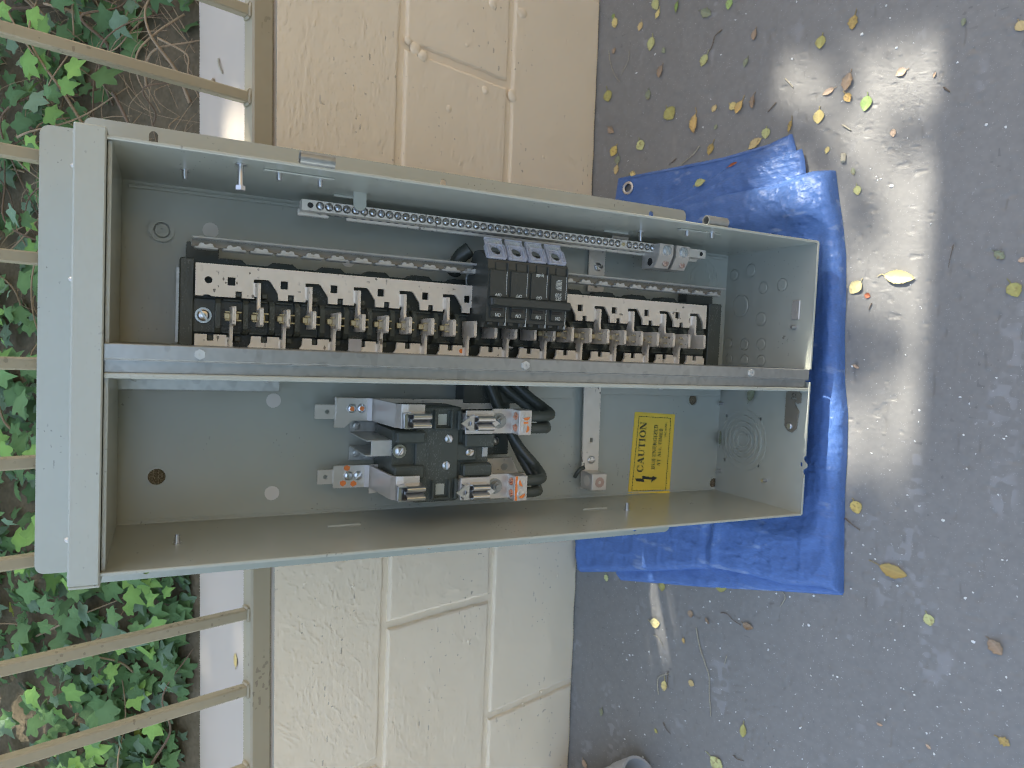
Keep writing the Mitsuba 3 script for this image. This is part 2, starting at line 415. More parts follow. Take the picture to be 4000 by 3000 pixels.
def rot_to(nrm, spin):
    n = nrm / np.linalg.norm(nrm)
    down = np.array([0, -.6, -.8]) + np.array([math.sin(spin), 0, 0]) * 1.5
    t = down - n * (down @ n); t /= np.linalg.norm(t)
    return np.stack([np.cross(t, n), t, n], 1)
ivy = []
tries = 0
while len(ivy) < 4600 and tries < 40000:
    tries += 1
    y = WT + .015 + 2.1 * rng.random() ** 1.35
    half = .75 + .55 * (y - WT)
    x = rng.uniform(-half, half)
    d = y - WT
    cover = 1.0
    bare = math.exp(-(((x - .36) / .22) ** 2 + ((d - .07) / .13) ** 2))
    cover *= 1 - 1.02 * bare
    if d < .06: cover *= .55
    if rng.random() > cover: continue
    lift = rng.uniform(.012, .16) * min(1, .35 + d * 2)
    s = rng.uniform(.034, .066) if rng.random() < .8 else rng.uniform(.022, .036)
    nrm = np.array([rng.normal(0, .38), -.42 + rng.normal(0, .3), .9])
    ci = int(np.searchsorted(cw, rng.random()))
    if ci in (3, 4): lift += .02
    ivy.append((x, y, float(hill(np.array([x]), np.array([y]))[0]) + lift, s, nrm, rng.normal(0, 1.1), ci, len(ivy)))
under = []
for _ in range(5200):
    y = WT + .03 + 2.2 * rng.random() ** 1.3
    x = rng.uniform(-1, 1) * (.8 + .55 * (y - WT)); d = y - WT
    if rng.random() < 1.1 * math.exp(-(((x - .36) / .20) ** 2 + ((d - .06) / .11) ** 2)): continue
    under.append((x, y, float(hill(np.array([x]), np.array([y]))[0]) + rng.uniform(.004, .03), rng.uniform(.03, .06), np.array([rng.normal(0, .5), -.5 + rng.normal(0, .3), .85]), rng.normal(0, 1.5), int(rng.choice([0, 0, 1, 2])), 9000 + len(under)))
ivy += [(.40, .36, .73, .055, np.array([.2, -.5, .8]), .3, 4, 5001), (-.60, .34, .70, .07, np.array([-.1, -.5, .8]), .2, 4, 5002), (-.36, .30, .66, .055, np.array([.1, -.6, .8]), -.4, 4, 5003)]
thing('ivy', 'dense green ivy with brown runners covering the bank behind the railing', 'ivy')
def leaf_mesh(e):
    x, y, z, s, nrm, spin, ci, sd = e
    V, F, rr = ivy_leaf(s, sd)
    R = rot_to(nrm, spin)
    W = V @ R.T + (x, y, z)
    col = np.array(IVY_COL[ci][0]) * rng.uniform(.8, 1.25)
    C = np.tile(col, (len(V), 1)) * (1 + .25 * (1 - np.clip(rr, 0, 1)))[:, None]
    return W, F, C
ivy.sort(key=lambda e: ((e[0] - CAM[0]) ** 2 + (e[1] - CAM[1]) ** 2 + (e[2] - CAM[2]) ** 2) ** .5 / e[3])
rest = [leaf_mesh(e) for e in under]
inview = 0
for e in ivy:
    ang = np.array(e[:3]) - CAM
    q = ang / np.linalg.norm(ang)
    vis = abs(e[0]) < .8 and e[2] < 1.15 and not (abs(e[0]) < .17)
    if vis and inview < 285:
        inview += 1
        W, F_, C = leaf_mesh(e)
        add('ivy__leaf', trimesh.Trimesh(W, F_, process=False), 'ivy_leaf_skin', smooth=True, color=C)
    else:
        rest.append(leaf_mesh(e))
off = np.cumsum([0] + [len(a[0]) for a in rest])
add('ivy__foliage', trimesh.Trimesh(np.vstack([a[0] for a in rest]), np.vstack([a[1] + o for a, o in zip(rest, off)]), process=False), 'ivy_leaf_skin', smooth=True, color=np.vstack([a[2] for a in rest]), kind='stuff')
def hz(x, y, up=.02): return (x, y, float(hill(np.array([x]), np.array([y]))[0]) + up)
for i in range(70):
    if i < 34:
        x, y = .16 + .55 * rng.random(), WT + .02 + .30 * rng.random()
    else:
        y = WT + .05 + 1.0 * rng.random(); x = rng.uniform(-.8, .9)
    L = rng.uniform(.10, .34); a = rng.uniform(0, 2 * math.pi); bend = rng.normal(0, .5)
    pts = []
    for t in np.linspace(0, 1, 5):
        aa = a + bend * t
        xx, yy = x + L * t * math.cos(aa), max(y + .6 * L * t * math.sin(aa), WT + .012)
        pts.append(hz(xx, yy, .012 + .05 * math.sin(math.pi * t) * rng.uniform(.3, 1.4)))
    add('ivy__stem', tube(pts, rng.uniform(.0012, .0032), 6, r_end=.0009), 'dry_stem' if rng.random() < .6 else 'bark', smooth=True)

straw = []
for i in range(150):
    x, y = .08 + .62 * rng.random(), WT + .02 + .30 * rng.random() ** 1.2
    L = rng.uniform(.05, .17); a = rng.uniform(0, 2 * math.pi)
    pts = [hz(x + L * t * math.cos(a + .5 * t), max(y + .7 * L * t * math.sin(a + .5 * t), WT + .012), .006 + .022 * math.sin(math.pi * t) + .01 * rng.random()) for t in (0, .35, .7, 1)]
    straw.append(tube(pts, rng.uniform(.0004, .0010), 5, r_end=.0003, k=3))
add('ivy__dry_straw', cat(straw), 'dry_stem', kind='stuff')
# what shades and tints the place, all outside the frame: a beam over the walkway, an added stucco wall for warm bounce, an added hedge to darken reflections
thing('walkway_beam', 'pale painted beam running over the walkway', 'beam')
add('walkway_beam__timber', bx(-1.6, 6.0, -.08, .10, 2.5, 2.72, .006), 'concrete_soffit')
thing('added_bounce_wall', 'unseen tan stucco wall added behind the viewer for warm bounce light', 'wall')
add('added_bounce_wall__panel', bx(.45, 4.2, -1.95, -1.75, 0, 2.49, .01), 'stucco')
add('added_bounce_wall__return_wall', bx(3.2, 3.4, -1.74, -.35, 0, 2.49, .01), 'stucco')
thing('added_hedge', 'unseen dark hedge added behind the viewer to darken reflections', 'hedge')
hm = trimesh.creation.box(extents=(18, .8, 2.6)).subdivide_to_size(.28)
hm.vertices += rng.uniform(-.09, .09, hm.vertices.shape)
hm.apply_translation((0, -6.4, 1.28))
add('added_hedge__foliage', hm, 'hedge_leaf', kind='stuff')
def in_any(px, py, polys): return any(p.contains(Point(px, py)) for p in polys)
GAPS = [Polygon(q) for q in (
    [(.417, -.442), (.422, -.453), (.422, -.469), (.42, -.486), (.411, -.5), (.401, -.514), (.4, -.53), (.409, -.542), (.411, -.59), (.383, -.62), (.311, -.62), (.311, -.576), (.323, -.538), (.329, -.518), (.338, -.494), (.354, -.477), (.372, -.467), (.392, -.446)],
    [(.357, -.411), (.355, -.448), (.324, -.46), (.301, -.464), (.288, -.452), (.3, -.427), (.333, -.413)],
    [(.285, -.472), (.29, -.507), (.291, -.60), (.171, -.62), (.171, -.578), (.183, -.519), (.217, -.476), (.263, -.466)],
    [(.18, -.445), (.169, -.493), (.183, -.532), (.192, -.558), (.185, -.62), (.03, -.62), (.04, -.552), (.05, -.532), (.076, -.491), (.086, -.464), (.103, -.453)],
    [(-.004, -.484), (.008, -.502), (.020, -.60), (-.093, -.60), (-.095, -.534), (-.09, -.526), (-.074, -.519), (-.052, -.513), (-.038, -.497), (-.022, -.485)],
    [(-.06, -.469), (-.08, -.487), (-.078, -.504), (-.094, -.518), (-.117, -.526), (-.131, -.523), (-.131, -.495), (-.132, -.458), (-.11, -.418), (-.02, -.40), (-.02, -.464)],
    [(-.28, -.118), (-.28, -.160), (-.37, -.188), (-.440, -.207), (-.482, -.218), (-.498, -.182), (-.457, -.167), (-.37, -.145)],
    [(-.36, -.212), (-.36, -.220), (-.42, -.236), (-.484, -.256), (-.520, -.266), (-.520, -.257), (-.486, -.246), (-.42, -.228)],
    [(.440, -.345), (.418, -.392), (.395, -.412), (.360, -.412), (.362, -.367), (.386, -.348)],
    [(.25, -.323), (.273, -.32), (.277, -.352), (.309, -.352), (.309, -.382), (.281, -.387), (.236, -.432), (.204, -.432), (.207, -.401)],
    [(-.275, -.095), (-.222, -.095), (-.222, -.012), (-.275, -.012)])]
DIM = [Polygon([(.40, -.41), (.39, -.45), (.33, -.41), (.36, -.38)])]
GAPB = unary_union([g.buffer(.002 if i in (6, 7) else .012) for i, g in enumerate(GAPS)])
import shapely
thing('shade_tree', 'leafy tree on the bank whose crown shades the walkway', 'tree')
rng = np.random.default_rng(4)
N = 25000
q = np.c_[rng.uniform(-2.1, 1.5, N), rng.uniform(-.85, 2.6, N)]
core = rng.random(N) < .45
q[core] = np.c_[rng.uniform(-1.2, .8, core.sum()), rng.uniform(-.75, .6, core.sum())]
hit = shapely.contains_xy(GAPB, q[:, 0], q[:, 1])
dim = shapely.contains_xy(unary_union(DIM), q[:, 0], q[:, 1]) & (rng.random(N) < .6)
q = q[~hit & ~dim]
N = len(q)
t = rng.uniform(4.7, 5.9, N)
c = np.c_[q, np.zeros(N)] + t[:, None] * SUN
u = rng.normal(size=(N, 3)); u /= np.linalg.norm(u, axis=1, keepdims=True)
w = np.cross(u, rng.normal(size=(N, 3))); w /= np.linalg.norm(w, axis=1, keepdims=True)
sz = rng.uniform(.022, .036, N)[:, None]
# narrower leaves next to an opening so that the openings keep their outline
V = np.stack([c - u * sz * 1.3, c + w * sz * .7, c + u * sz * 1.3, c - w * sz * .7], 1).reshape(-1, 3)
i4 = np.arange(N)[:, None] * 4
F = np.concatenate([i4 + [0, 1, 2], i4 + [0, 2, 3]])
add('shade_tree__crown', trimesh.Trimesh(V, F, process=False), 'crown_leaf', kind='stuff')
base = np.array([4.6, 2.7, 1.9])
fork = np.array([4.1, 2.2, 3.4])
add('shade_tree__trunk', tube([base, (4.5, 2.6, 2.6), fork], .11, 12, r_end=.07), 'bark', smooth=True)
for e in [(3.4, 1.9, 4.6), (3.9, 2.9, 4.3), (2.9, 2.4, 4.2), (4.4, 2.4, 4.6)]:
    add('shade_tree__limb', tube([fork, (fork + np.array(e)) / 2 + (0, 0, .15), e], .05, 8, r_end=.012), 'bark', smooth=True)

# ------------------------------------------------------------------ the folded tarp
def sheet(poly, h, low=0.0005, step=.0055, w=.012, wr=.0012, seed=0, hmap=None, flat=None):
    """a folded layer: a puffed sheet over poly, its border turned down to `low`"""
    poly = poly.buffer(.004).buffer(-.004)
    x0, y0, x1, y1 = poly.bounds
    gx, gy = np.meshgrid(np.arange(x0, x1, step), np.arange(y0, y1, step), indexing='ij')
    P = np.c_[gx.ravel(), gy.ravel()] + (meshkit.noise(np.c_[gx.ravel() * 311, gy.ravel() * 311, gx.ravel() * 0 + seed], 3)[:, None] - .5) * step * .6
    P = P[shapely.contains_xy(poly.buffer(-step * .45), P[:, 0], P[:, 1])]
    ringp = []
    for d in (.0, .0018, .0042):
        b = poly.buffer(-d); b = max(getattr(b, 'geoms', [b]), key=lambda g: g.area)
        e = b.exterior
        ringp.append(np.array([e.interpolate(s).coords[0] for s in np.arange(0, e.length, step * .8)]))
    P = np.vstack([P] + ringp)
    dist = shapely.distance(shapely.points(P), poly.exterior)
    tri = Delaunay(P).simplices
    cen = P[tri].mean(1)
    tri = tri[shapely.contains_xy(poly.buffer(1e-5), cen[:, 0], cen[:, 1])]
    a, b, c = P[tri[:, 0]], P[tri[:, 1]], P[tri[:, 2]]
    fl = (b[:, 0] - a[:, 0]) * (c[:, 1] - a[:, 1]) - (b[:, 1] - a[:, 1]) * (c[:, 0] - a[:, 0]) < 0
    tri[fl] = tri[fl][:, ::-1]
    H = h if hmap is None else h + hmap(P)
    k = np.sqrt(np.clip(1 - (1 - np.clip(dist / w, 0, 1)) ** 2, 0, 1))
    z = low + (H - low) * k
    q3 = np.c_[P, np.full(len(P), seed * 1.7)]
    rid = 1 - 2 * np.abs(meshkit.fbm(q3 * 17, 3) - .5)
    rid2 = 1 - 2 * np.abs(meshkit.noise(q3 * 62 + 9) - .5)
    z += (wr * 2.4 * (rid ** 3 - .4) + wr * .8 * (rid2 ** 5 - .3)) * np.clip(dist / .006, 0, 1) * (1 if flat is None else np.clip(shapely.distance(shapely.points(P), flat) / .03 + .15, 0, 1))
    return trimesh.Trimesh(np.c_[P, np.maximum(z, low)], tri, process=False)

tarp = thing('tarp', 'folded blue woven plastic tarp lying under the panel at the wall foot', 'tarp')
PAN = sbox(-.20, -.46, .20, -.20)
def dmap(P):
    d = shapely.distance(shapely.points(P), sbox(-.19, -.40, .19, -.215))
    z = .013 * np.clip((d - .004) / .035, 0, 1) * (3 - 2 * np.clip((d - .004) / .035, 0, 1)) * np.clip((d - .004) / .035, 0, 1)
    wall = np.clip((P[:, 1] + .03) / .03, 0, 1.3)
    plait = np.exp(-((P[:, 1] + .285 + (P[:, 0] + .26) * .10) / .006) ** 2) * (P[:, 0] < -.17) * .006
    plait -= np.exp(-((P[:, 1] + .271 + (P[:, 0] + .26) * .06) / .005) ** 2) * (P[:, 0] < -.17) * .005
    tent = .010 * np.exp(-((P[:, 0] - .235) / .035) ** 2 - ((P[:, 1] + .395) / .035) ** 2)
    fold = 0
    cr_ = np.random.default_rng(21)
    for _ in range(26):
        px_, py_, an_ = cr_.uniform(-.34, .28), cr_.uniform(-.45, -.05), cr_.uniform(0, math.pi)
        nx_, ny_ = math.cos(an_), math.sin(an_)
        al_ = (P[:, 0] - px_) * -ny_ + (P[:, 1] - py_) * nx_
        fold = fold + cr_.choice([-1, 1]) * cr_.uniform(.0006, .0016) * np.exp(-np.abs((P[:, 0] - px_) * nx_ + (P[:, 1] - py_) * ny_ + .05 * al_ * al_) / .0026) * np.exp(-(al_ / cr_.uniform(.03, .08)) ** 2)
    for x0_ in (-.262, -.118, .034, .182): fold = fold + .0016 * np.exp(-np.abs(P[:, 0] - x0_ - .004 * np.sin(P[:, 1] * 31)) / .0022)
    for y0_ in (-.118, -.212, -.418): fold = fold + .0015 * np.exp(-np.abs(P[:, 1] - y0_ - .004 * np.sin(P[:, 0] * 23)) / .0022)
    return z + wall * .006 + plait + tent + fold
A = Polygon([(.20, -.02), (.285, -.050), (.326, -.056), (.3265, -.171), (.3275, -.257), (.334, -.328), (.343, -.362), (.321, -.369), (.24, -.36), (.2, -.2)])
B = Polygon([(.20, -.06), (.262, -.115), (.28, -.181), (.298, -.232), (.310, -.272), (.328, -.325), (.341, -.362), (.318, -.371), (.29, -.374), (.22, -.3)])
C_ = Polygon([(.20, -.09), (.262, -.160), (.276, -.214), (.292, -.264), (.303, -.302), (.311, -.343), (.3165, -.381), (.300, -.386), (.27, -.39), (.2, -.3)])
D_ = Polygon([(.17, -.028), (.235, -.12), (.261, -.192), (.265, -.226), (.27, -.263), (.2735, -.316), (.272, -.342), (.281, -.380), (.284, -.400), (.281, -.426), (.246, -.432), (.206, -.440), (.165, -.446), (.111, -.449), (.065, -.450), (-.005, -.454), (-.044, -.460), (-.099, -.462), (-.145, -.462), (-.2, -.464), (-.264, -.467), (-.286, -.468), (-.284, -.44), (-.294, -.39), (-.294, -.34), (-.297, -.285), (-.303, -.262), (-.331, -.165), (-.369, -.018), (-.364, -.010), (-.313, -.004), (0, -.012)])
E_ = Polygon([(-.2, -.09), (-.354, -.088), (-.363, -.099), (-.333, -.258), (-.306, -.384), (-.289, -.467), (-.25, -.46), (-.2, -.3)])
hole = Point(.305, -.081).buffer(.0062)
for nm, pol, h, low, sd in (('fold', A.difference(hole), .0045, .0006, 1), ('fold', E_, .0055, .0006, 5), ('fold', B, .0085, .004, 2), ('fold', C_, .0125, .008, 3)):
    if pol.interiors:
        m_ = sheet(Polygon(pol.exterior), h, low, seed=sd, wr=.0006)
        cen = m_.vertices[m_.faces].mean(1)
        m_ = trimesh.Trimesh(m_.vertices, m_.faces[np.hypot(cen[:, 0] - .305, cen[:, 1] + .081) > .0072], process=False)
    else:
        m_ = sheet(pol, h, low, seed=sd, wr=.0007)
    add(tarp + '__' + nm, m_, 'tarp_blue', smooth=40)
add(tarp + '__top_layer', sheet(D_, .0078, .0006, step=.0034, seed=4, wr=.0018, hmap=dmap, w=.016, flat=sbox(-.195, -.44, .195, -.26)), 'tarp_blue', smooth=40)
g = trimesh.creation.torus(.0089, .0023, major_sections=36, minor_sections=10); g.vertices[:, 2] *= .7; g.apply_translation((.305, -.081, .0056))
add(tarp + '__grommet', g, 'aluminium', smooth=True, label='aluminium eyelet in the corner of the hem')
add(tarp + '__hem_stitch', tube([(.322, -.07, .0052), (.3215, -.171, .0054), (.3225, -.257, .0054), (.3285, -.325, .0056)], .0005, 5), 'tarp_blue', kind='stuff')

# ------------------------------------------------------------------ the panel (local axes: a across, b up along it, c out of it)
O = np.array([0, -.27685, .01183])
EX = np.array([.99997, -.0078, 0]); EB = np.array([.00238, .30537, .95223]); EC = np.array([-.00743, -.9522, .30538])
PM = np.eye(4); PM[:3, 0], PM[:3, 1], PM[:3, 2], PM[:3, 3] = EX, EB, EC, O
W2, DP = .177, .1645
def P(k, m, bsdf, smooth=False, **kw):
    m = m.copy(); m.apply_transform(PM)
    return add(k, m, bsdf, smooth=smooth, **kw)
ep = thing('electrical_panel', 'open grey metal electrical panel leaning on the wall, standing on the blue tarp', 'electrical panel')
R = lambda n: ep + '__' + n
def rounded(x0, x1, y0, y1, r): return sbox(x0 + r, y0 + r, x1 - r, y1 - r).buffer(r, quad_segs=5)

# back, with its holes and pressed knockouts
HB = [(-.127, .759, .0085), (-.040, .052, .0078), (-.166, .004, .0075)]
back = sbox(-W2, 0, W2, .822)
for x, y, r in HB: back = back.difference(Point(x, y).buffer(r))
P(R('back_panel'), ext(back, -.0016, 0), 'paint_grey')
for x, y, r in HB:
    P(R('back_panel__hole_plug'), cyl((x, y, -.006), (0, 0, 1), r + .001, .0035, 20), 'cork', label='brown gritty cork-like plug in a hole')
    P(R('back_panel__hole_rim'), ring((x, y, -.0002), (0, 0, 1), r, r + .0022, .0012), 'paint_grey')
P(R('back_panel__knockout'), cat([ring((.1285, .7585, 0), (0, 0, 1), .0082, .0118, .0048), cyl((.1285, .7585, 0), (0, 0, 1), .0072, .0036, 24, cham=.0008), ring((.1285, .7585, .0034), (0, 0, 1), .0022, .0036, .0020)]), 'paint_grey', smooth=30)
for r in (.029, .0215, .0145):
    P(R('back_panel__knockout'), ring((.138, .047, 0), (0, 0, 1), r - .0007, r, .0004, 36), 'paint_grey')
for x, y in ((-.046, .644), (-.150, .643), (.1342, .7125), (.1165, .566)):
    P(R('back_panel__round_plug'), cyl((x, y, 0), (0, 0, 1), .0079, .0006, 26), 'plug_pale')
P(R('back_panel__seam'), cat([bx(-W2 + .0035, -W2 + .0050, .001, .79, 0, .0012), bx(W2 - .0085, W2 - .0045, .001, .79, 0, .0024, .0006)]), 'paint_grey')
# side walls: folded sheet with a turned front edge
def side(s):
    x = s * W2
    ms = [bx(x - .0008, x + .0008, -.0008, .822, 0, DP, .0004), bx(x - .0012 - (s < 0) * .0004, x + .0012 + (s > 0) * .0004, 0, .80, DP - .004, DP + .0004, .0006)]
    return cat(ms)
P(R('side_wall'), side(1), 'paint_grey', label='right side wall of the box')
P(R('side_wall'), side(-1), 'paint_grey', label='left side wall of the box')
# little shelves and studs on the side walls
def stud(s, b, c, r=.0024, L=.0075):
    x = s * (W2 - .0008)
    ax = (-s, 0, 0)
    m = [cyl((x, b, c), ax, .0042, .0012, 14), cyl((x, b, c), ax, r, L, 12, r2=r * .8)]
    for i in range(4): m.append(ring((x - s * (.0022 + i * .0012), b, c), ax, r * .5, r * 1.12, .0005, 12))
    return cat(m)
for s, b, c, L in ((1, .740, .084, .0085), (1, .662, .132, .008), (1, .624, .128, .008), (1, .222, .086, .012), (1, .186, .131, .007), (1, .152, .136, .007), (-1, .740, .086, .0085), (-1, .218, .081, .009)):
    P(R('screw_tip'), stud(s, b, c, L=L), 'bright_metal', smooth=30)
P(R('side_screw'), cat([cyl((W2, .696, .140), (-1, 0, 0), .0026, .020, 14), ring((W2 - .001, .696, .140), (-1, 0, 0), .002, .0052, .0012, 18), ring((W2 - .020, .696, .140), (-1, 0, 0), .0018, .0046, .004, 6)]), 'bright_metal', smooth=30)
for b0_, b1_ in ((.612, .676), (.140, .200)):
    P(R('hinge_bracket'), bx(W2 - .0024, W2 - .0008, b0_, b1_, .1285, .1375, .0007), 'paint_grey')
for b, c in ((.576, .066), (.258, .068)):
    P(R('side_louver'), cat([bx(-W2, -W2 + .0028, b - .018, b + .018, c - .0014, c + .0014, .001)]), 'paint_grey')
for b, c in ((.58, .064), (.245, .066)):
    P(R('side_louver'), cat([bx(W2 - .003, W2, b - .018, b + .018, c - .0014, c + .0014, .001)]), 'paint_grey')
P(R('side_tab'), cat([bx(W2 - .0125, W2 - .0002, .5695, .583, .088, .0896, .0006), cyl((W2 - .0125, .5762, .088), (0, 0, 1), .0067, .0016, 20)]), 'paint_grey')
P(R('side_tab'), bx(W2 - .005, W2 - .0008, .2075, .2329, .038, .040, .0006), 'tin_plate', label='pale metal tab beside the neutral bar')
# bottom plate: right and left half, scalloped front edge on the left
def plate_b(poly_ac, b0, b1):   # polygon in (a, c) extruded along b
    return perm(ext(Polygon([(x, -y) for x, y in poly_ac.exterior.coords], [[(x, -y) for x, y in i.coords] for i in poly_ac.interiors]), b0, b1), (0, 2, 1)) if False else ext_ac(poly_ac, b0, b1)
def ext_ac(poly, b0, b1):
    m = ext(poly, 0, b1 - b0)            # (a, c, b)
    v = m.vertices.copy(); m = trimesh.Trimesh(np.c_[v[:, 0], v[:, 2] + b0, v[:, 1]], m.faces[:, ::-1], process=False)
    return m
def ext_ca(poly, a0, a1):                 # polygon in (b, c) extruded along a
    m = ext(poly, 0, a1 - a0)
    v = m.vertices.copy(); return trimesh.Trimesh(np.c_[v[:, 2] + a0, v[:, 0], v[:, 1]], m.faces, process=False)
right = sbox(.0130, 0, W2, DP).difference(Point(.050, .123).buffer(.0022))
left = sbox(-W2, 0, -.0035, DP)
left = left.difference(unary_union([Point(-.104, DP + .001).buffer(.004), Point(-.121, DP + .001).buffer(.004)])).union(Point(-.1125, DP - .001).buffer(.0042)).difference(affinity.scale(Point(-.112, .1585).buffer(.003), 1, .7))
KN = [(.062, .016), (-.128 + .124 * 0, 0)]
for x, c in ((-.062, .016), (-.060, .083), (-.128, .017), (-.126, .084)): left = left.difference(Point(x, c).buffer(.0025))
KNO = ((.0098, .150, .048), (.0088, .146, .015), (.0088, .124, .074), (.0165, .100, .032), (.0110, .100, .032), (.0100, .080, .073), (.0066, .080, .073), (.0088, .045, .011), (.0088, .044, .044), (.0088, .045, .076), (.0082, .022, .014), (.0082, .022, .046), (.0082, .022, .078), (.0092, .126, .108), (.0062, .150, .048))
for r, x, c in KNO:
    an = random.uniform(0, 180)
    right = right.difference(Point(x, c).buffer(r, quad_segs=9).difference(Point(x, c).buffer(r - .0007, quad_segs=9)).difference(affinity.rotate(sbox(x - 1.2 * r, c - .0011, x + 1.2 * r, c + .0011), an, origin=(x, c))))
P(R('bottom_plate__added_backing'), bx(.0132, W2 - .001, -.0034, -.0018, .001, DP - .002), 'paint_grey')  # plate added beneath so the knockout slits stay dark
P(R('bottom_plate'), cat([ext_ac(right, -.0016, 0), bx(.0135, W2, -.001, .0016, DP - .0012, DP + .0004, .0005)]), 'paint_grey')
P(R('bottom_plate__added_backing'), bx(-W2 + .001, -.005, -.0056, -.0040, .001, DP - .012), 'paint_grey')  # same added plate, keeps the left holes dark
P(R('bottom_plate'), cat([ext_ac(left, -.0016, 0), bx(-W2, -.128, -.001, .0014, DP - .001, DP + .0004, .0004), bx(-.098, -.0035, -.001, .0014, DP - .001, DP + .0004, .0004)]), 'paint_grey')
for r, x, c in KNO:
    P(R('bottom_plate__knockout'), cyl((x, -.0002, c), (0, 1, 0), r - .0022, .0008, 26, cham=.0006), 'paint_grey')
P(R('bottom_plate__hub_ring'), cat([ring((-.094, -.0002, .052), (0, 1, 0), .0425, .0445, .0010, 44)] + [ring((-.094, -.0002, .052), (0, 1, 0), r - .0022, r, h, 40) for r, h in ((.036, .0022), (.0275, .0026), (.0195, .0026), (.0115, .0022))]), 'paint_grey', smooth=30, label='stamped concentric knockout rings in the bottom')
for x, c, r in ((-.045, .006, .0022), (-.146, .010, .0026), (-.144, .100, .0026), (.068, .135, .0030)):
    P(R('bottom_plate__screw'), cyl((x, 0, c), (0, 1, 0), r, .008, 12, r2=r * .75), 'bright_metal', smooth=30)
P(R('bottom_plate__clip'), cat([bx(.078, .104, 0, .0022, .1285, .1418, .0009), ring((.091, .002, .1352), (0, 1, 0), .0012, .0024, .0008, 16)]), 'aluminium')
tg = Polygon([(-.016, .134), (-.0165, .149), (-.021, .1535), (-.032, .153), (-.033, .1475), (-.0305, .1435), (-.034, .1435), (-.043, .151), (-.066, .1485), (-.072, .142), (-.070, .134), (-.064, .1285), (-.02, .1285)])
tg = tg.difference(sbox(-.0275, .137, -.0255, .147)).difference(Point(-.022, .142).buffer(.0032).difference(Point(-.022, .142).buffer(.0021)))
P(R('bottom_plate__latch_tag'), ext_ac(tg, .0008, .0024), 'dirty_zinc', label='dull metal latch tag lying on the bottom')
P(R('bottom_plate__latch_rivet'), cyl((-.064, .0024, .138), (0, 1, 0), .0042, .0022, 18, cham=.0008), 'bright_metal', smooth=30)
# mounting flanges
fl = rounded(W2, .2325, .083, .829, .008).union(sbox(W2, .10, W2 + .012, .8))
for b in (.768, .454, .144): fl = fl.difference(LineString([(.19, b), (.2240 if b > .6 else .2200, b)]).buffer(.0042))
fl = fl.difference(Polygon([(.178, .792), (.196, .797), (.196, .812), (.178, .812)]))
P(R('side_flange'), ext(fl, -.0016, 0), 'paint_grey')
fr = affinity.scale(rounded(W2, .2345, .083, .822, .008).union(sbox(W2, .10, W2 + .012, .8)), -1, 1, origin=(0, 0))
for b in (.767, .454, .144): fr = fr.difference(LineString([(-.192, b), (-.226, b)]).buffer(.0038))
P(R('side_flange'), ext(fr, -.0016, 0), 'paint_grey')
P(R('top_flange'), ext(rounded(-.2215, .2195, .78, .866, .009), -.0044, -.0028), 'paint_grey')
# rain hood over the top edge
P(R('rain_hood'), cat([bx(-.1845, .1845, .7985, .8212, DP, DP + .0034, .0012), bx(-.1845, .1845, .8195, .8212, 0, DP + .002, .0006), bx(-.1858, -.1838, .7985, .8200, .03, DP + .001, .0006), bx(.1825, .1843, .7985, .8195, .03, DP + .001, .0006)]), 'paint_grey')
P(R('rain_hood__end_fold'), bx(-.1872, -.1846, .7982, .8206, .02, DP + .0026, .0009), 'paint_grey')
P(R('rain_hood__inner_lip'), bx(-.176, .176, .7950, .7984, .006, DP - .0060, .0004), 'paint_grey')
for x in (.1515, .0625, -.147): P(R('rain_hood__weld'), wobble(trimesh.creation.icosphere(subdivisions=2, radius=.0024).apply_translation((x, .8212, DP - .002)), .001, 300), 'aluminium', smooth=True)

# middle divider
P(R('divider'), cat([bx(.0000, .0128, .002, .7985, DP - .0018, DP, .0006), bx(.0112, .0128, .002, .7985, .004, DP - .001, .0004)]), 'dull_zinc', label='bare galvanised steel strip down the middle')
P(R('divider'), cat([bx(-.0112, -.0006, .002, .7985, .1578, .1594, .0005), bx(-.0012, -.0002, .002, .7985, .150, DP - .0006)]), 'dull_zinc', label='stepped-back galvanised strip beside the middle one')
P(R('divider_wall'), cat([bx(-.0156, -.0110, .0, .7985, .1594, DP - .0004, .0009), bx(-.0140, -.0126, 0, .7985, .03, .162, .0004)]), 'paint_grey')
for b in (.727, .416, .103):
    P(R('divider__bolt'), cat([ring((.0062, b, DP), (0, 0, 1), .0012, .0046, .0026, 6), cyl((.0062, b, DP), (0, 0, 1), .0024, .0016, 12)]), 'galvanized')
P(R('divider_bracket'), bx(-.034, -.0145, .642, .7985, .0285, .030, .0006), 'galvanized')
for b in (.780, .655): P(R('divider_bracket__bolt'), slot_screw((-.0215, b, .030), .0042, .0026, hexed=True), 'galvanized')
P(R('divider_bracket'), bx(-.040, -.0145, .262, .330, .006, .0075, .0006), 'paint_grey')
for b, a in ((.302, -.0195), (.118, -.0225)): P(R('divider_bracket__bolt'), slot_screw((a, b, .0075), .0042, .0026, hexed=True), 'galvanized')
P(R('divider_bracket'), bx(-.034, -.0145, .004, .236, .004, .0055, .0006), 'paint_grey')
# hinge sleeves on the right flange side
for b0_, b1_, c in ((.6185, .649, .1625), (.1510, .1810, .1580)):
    arc = LineString([(W2 + .0072 + .0056 * math.cos(t), c + .0056 * math.sin(t)) for t in np.linspace(math.radians(205), math.radians(-120), 30)]).buffer(.0008, cap_style=2)
    P(R('hinge_sleeve'), cat([ext_ac(arc, b0_, b1_), bx(W2 + .0008, W2 + .0022, b0_, b1_, c - .022, c - .001)]), 'dull_zinc', smooth=35)

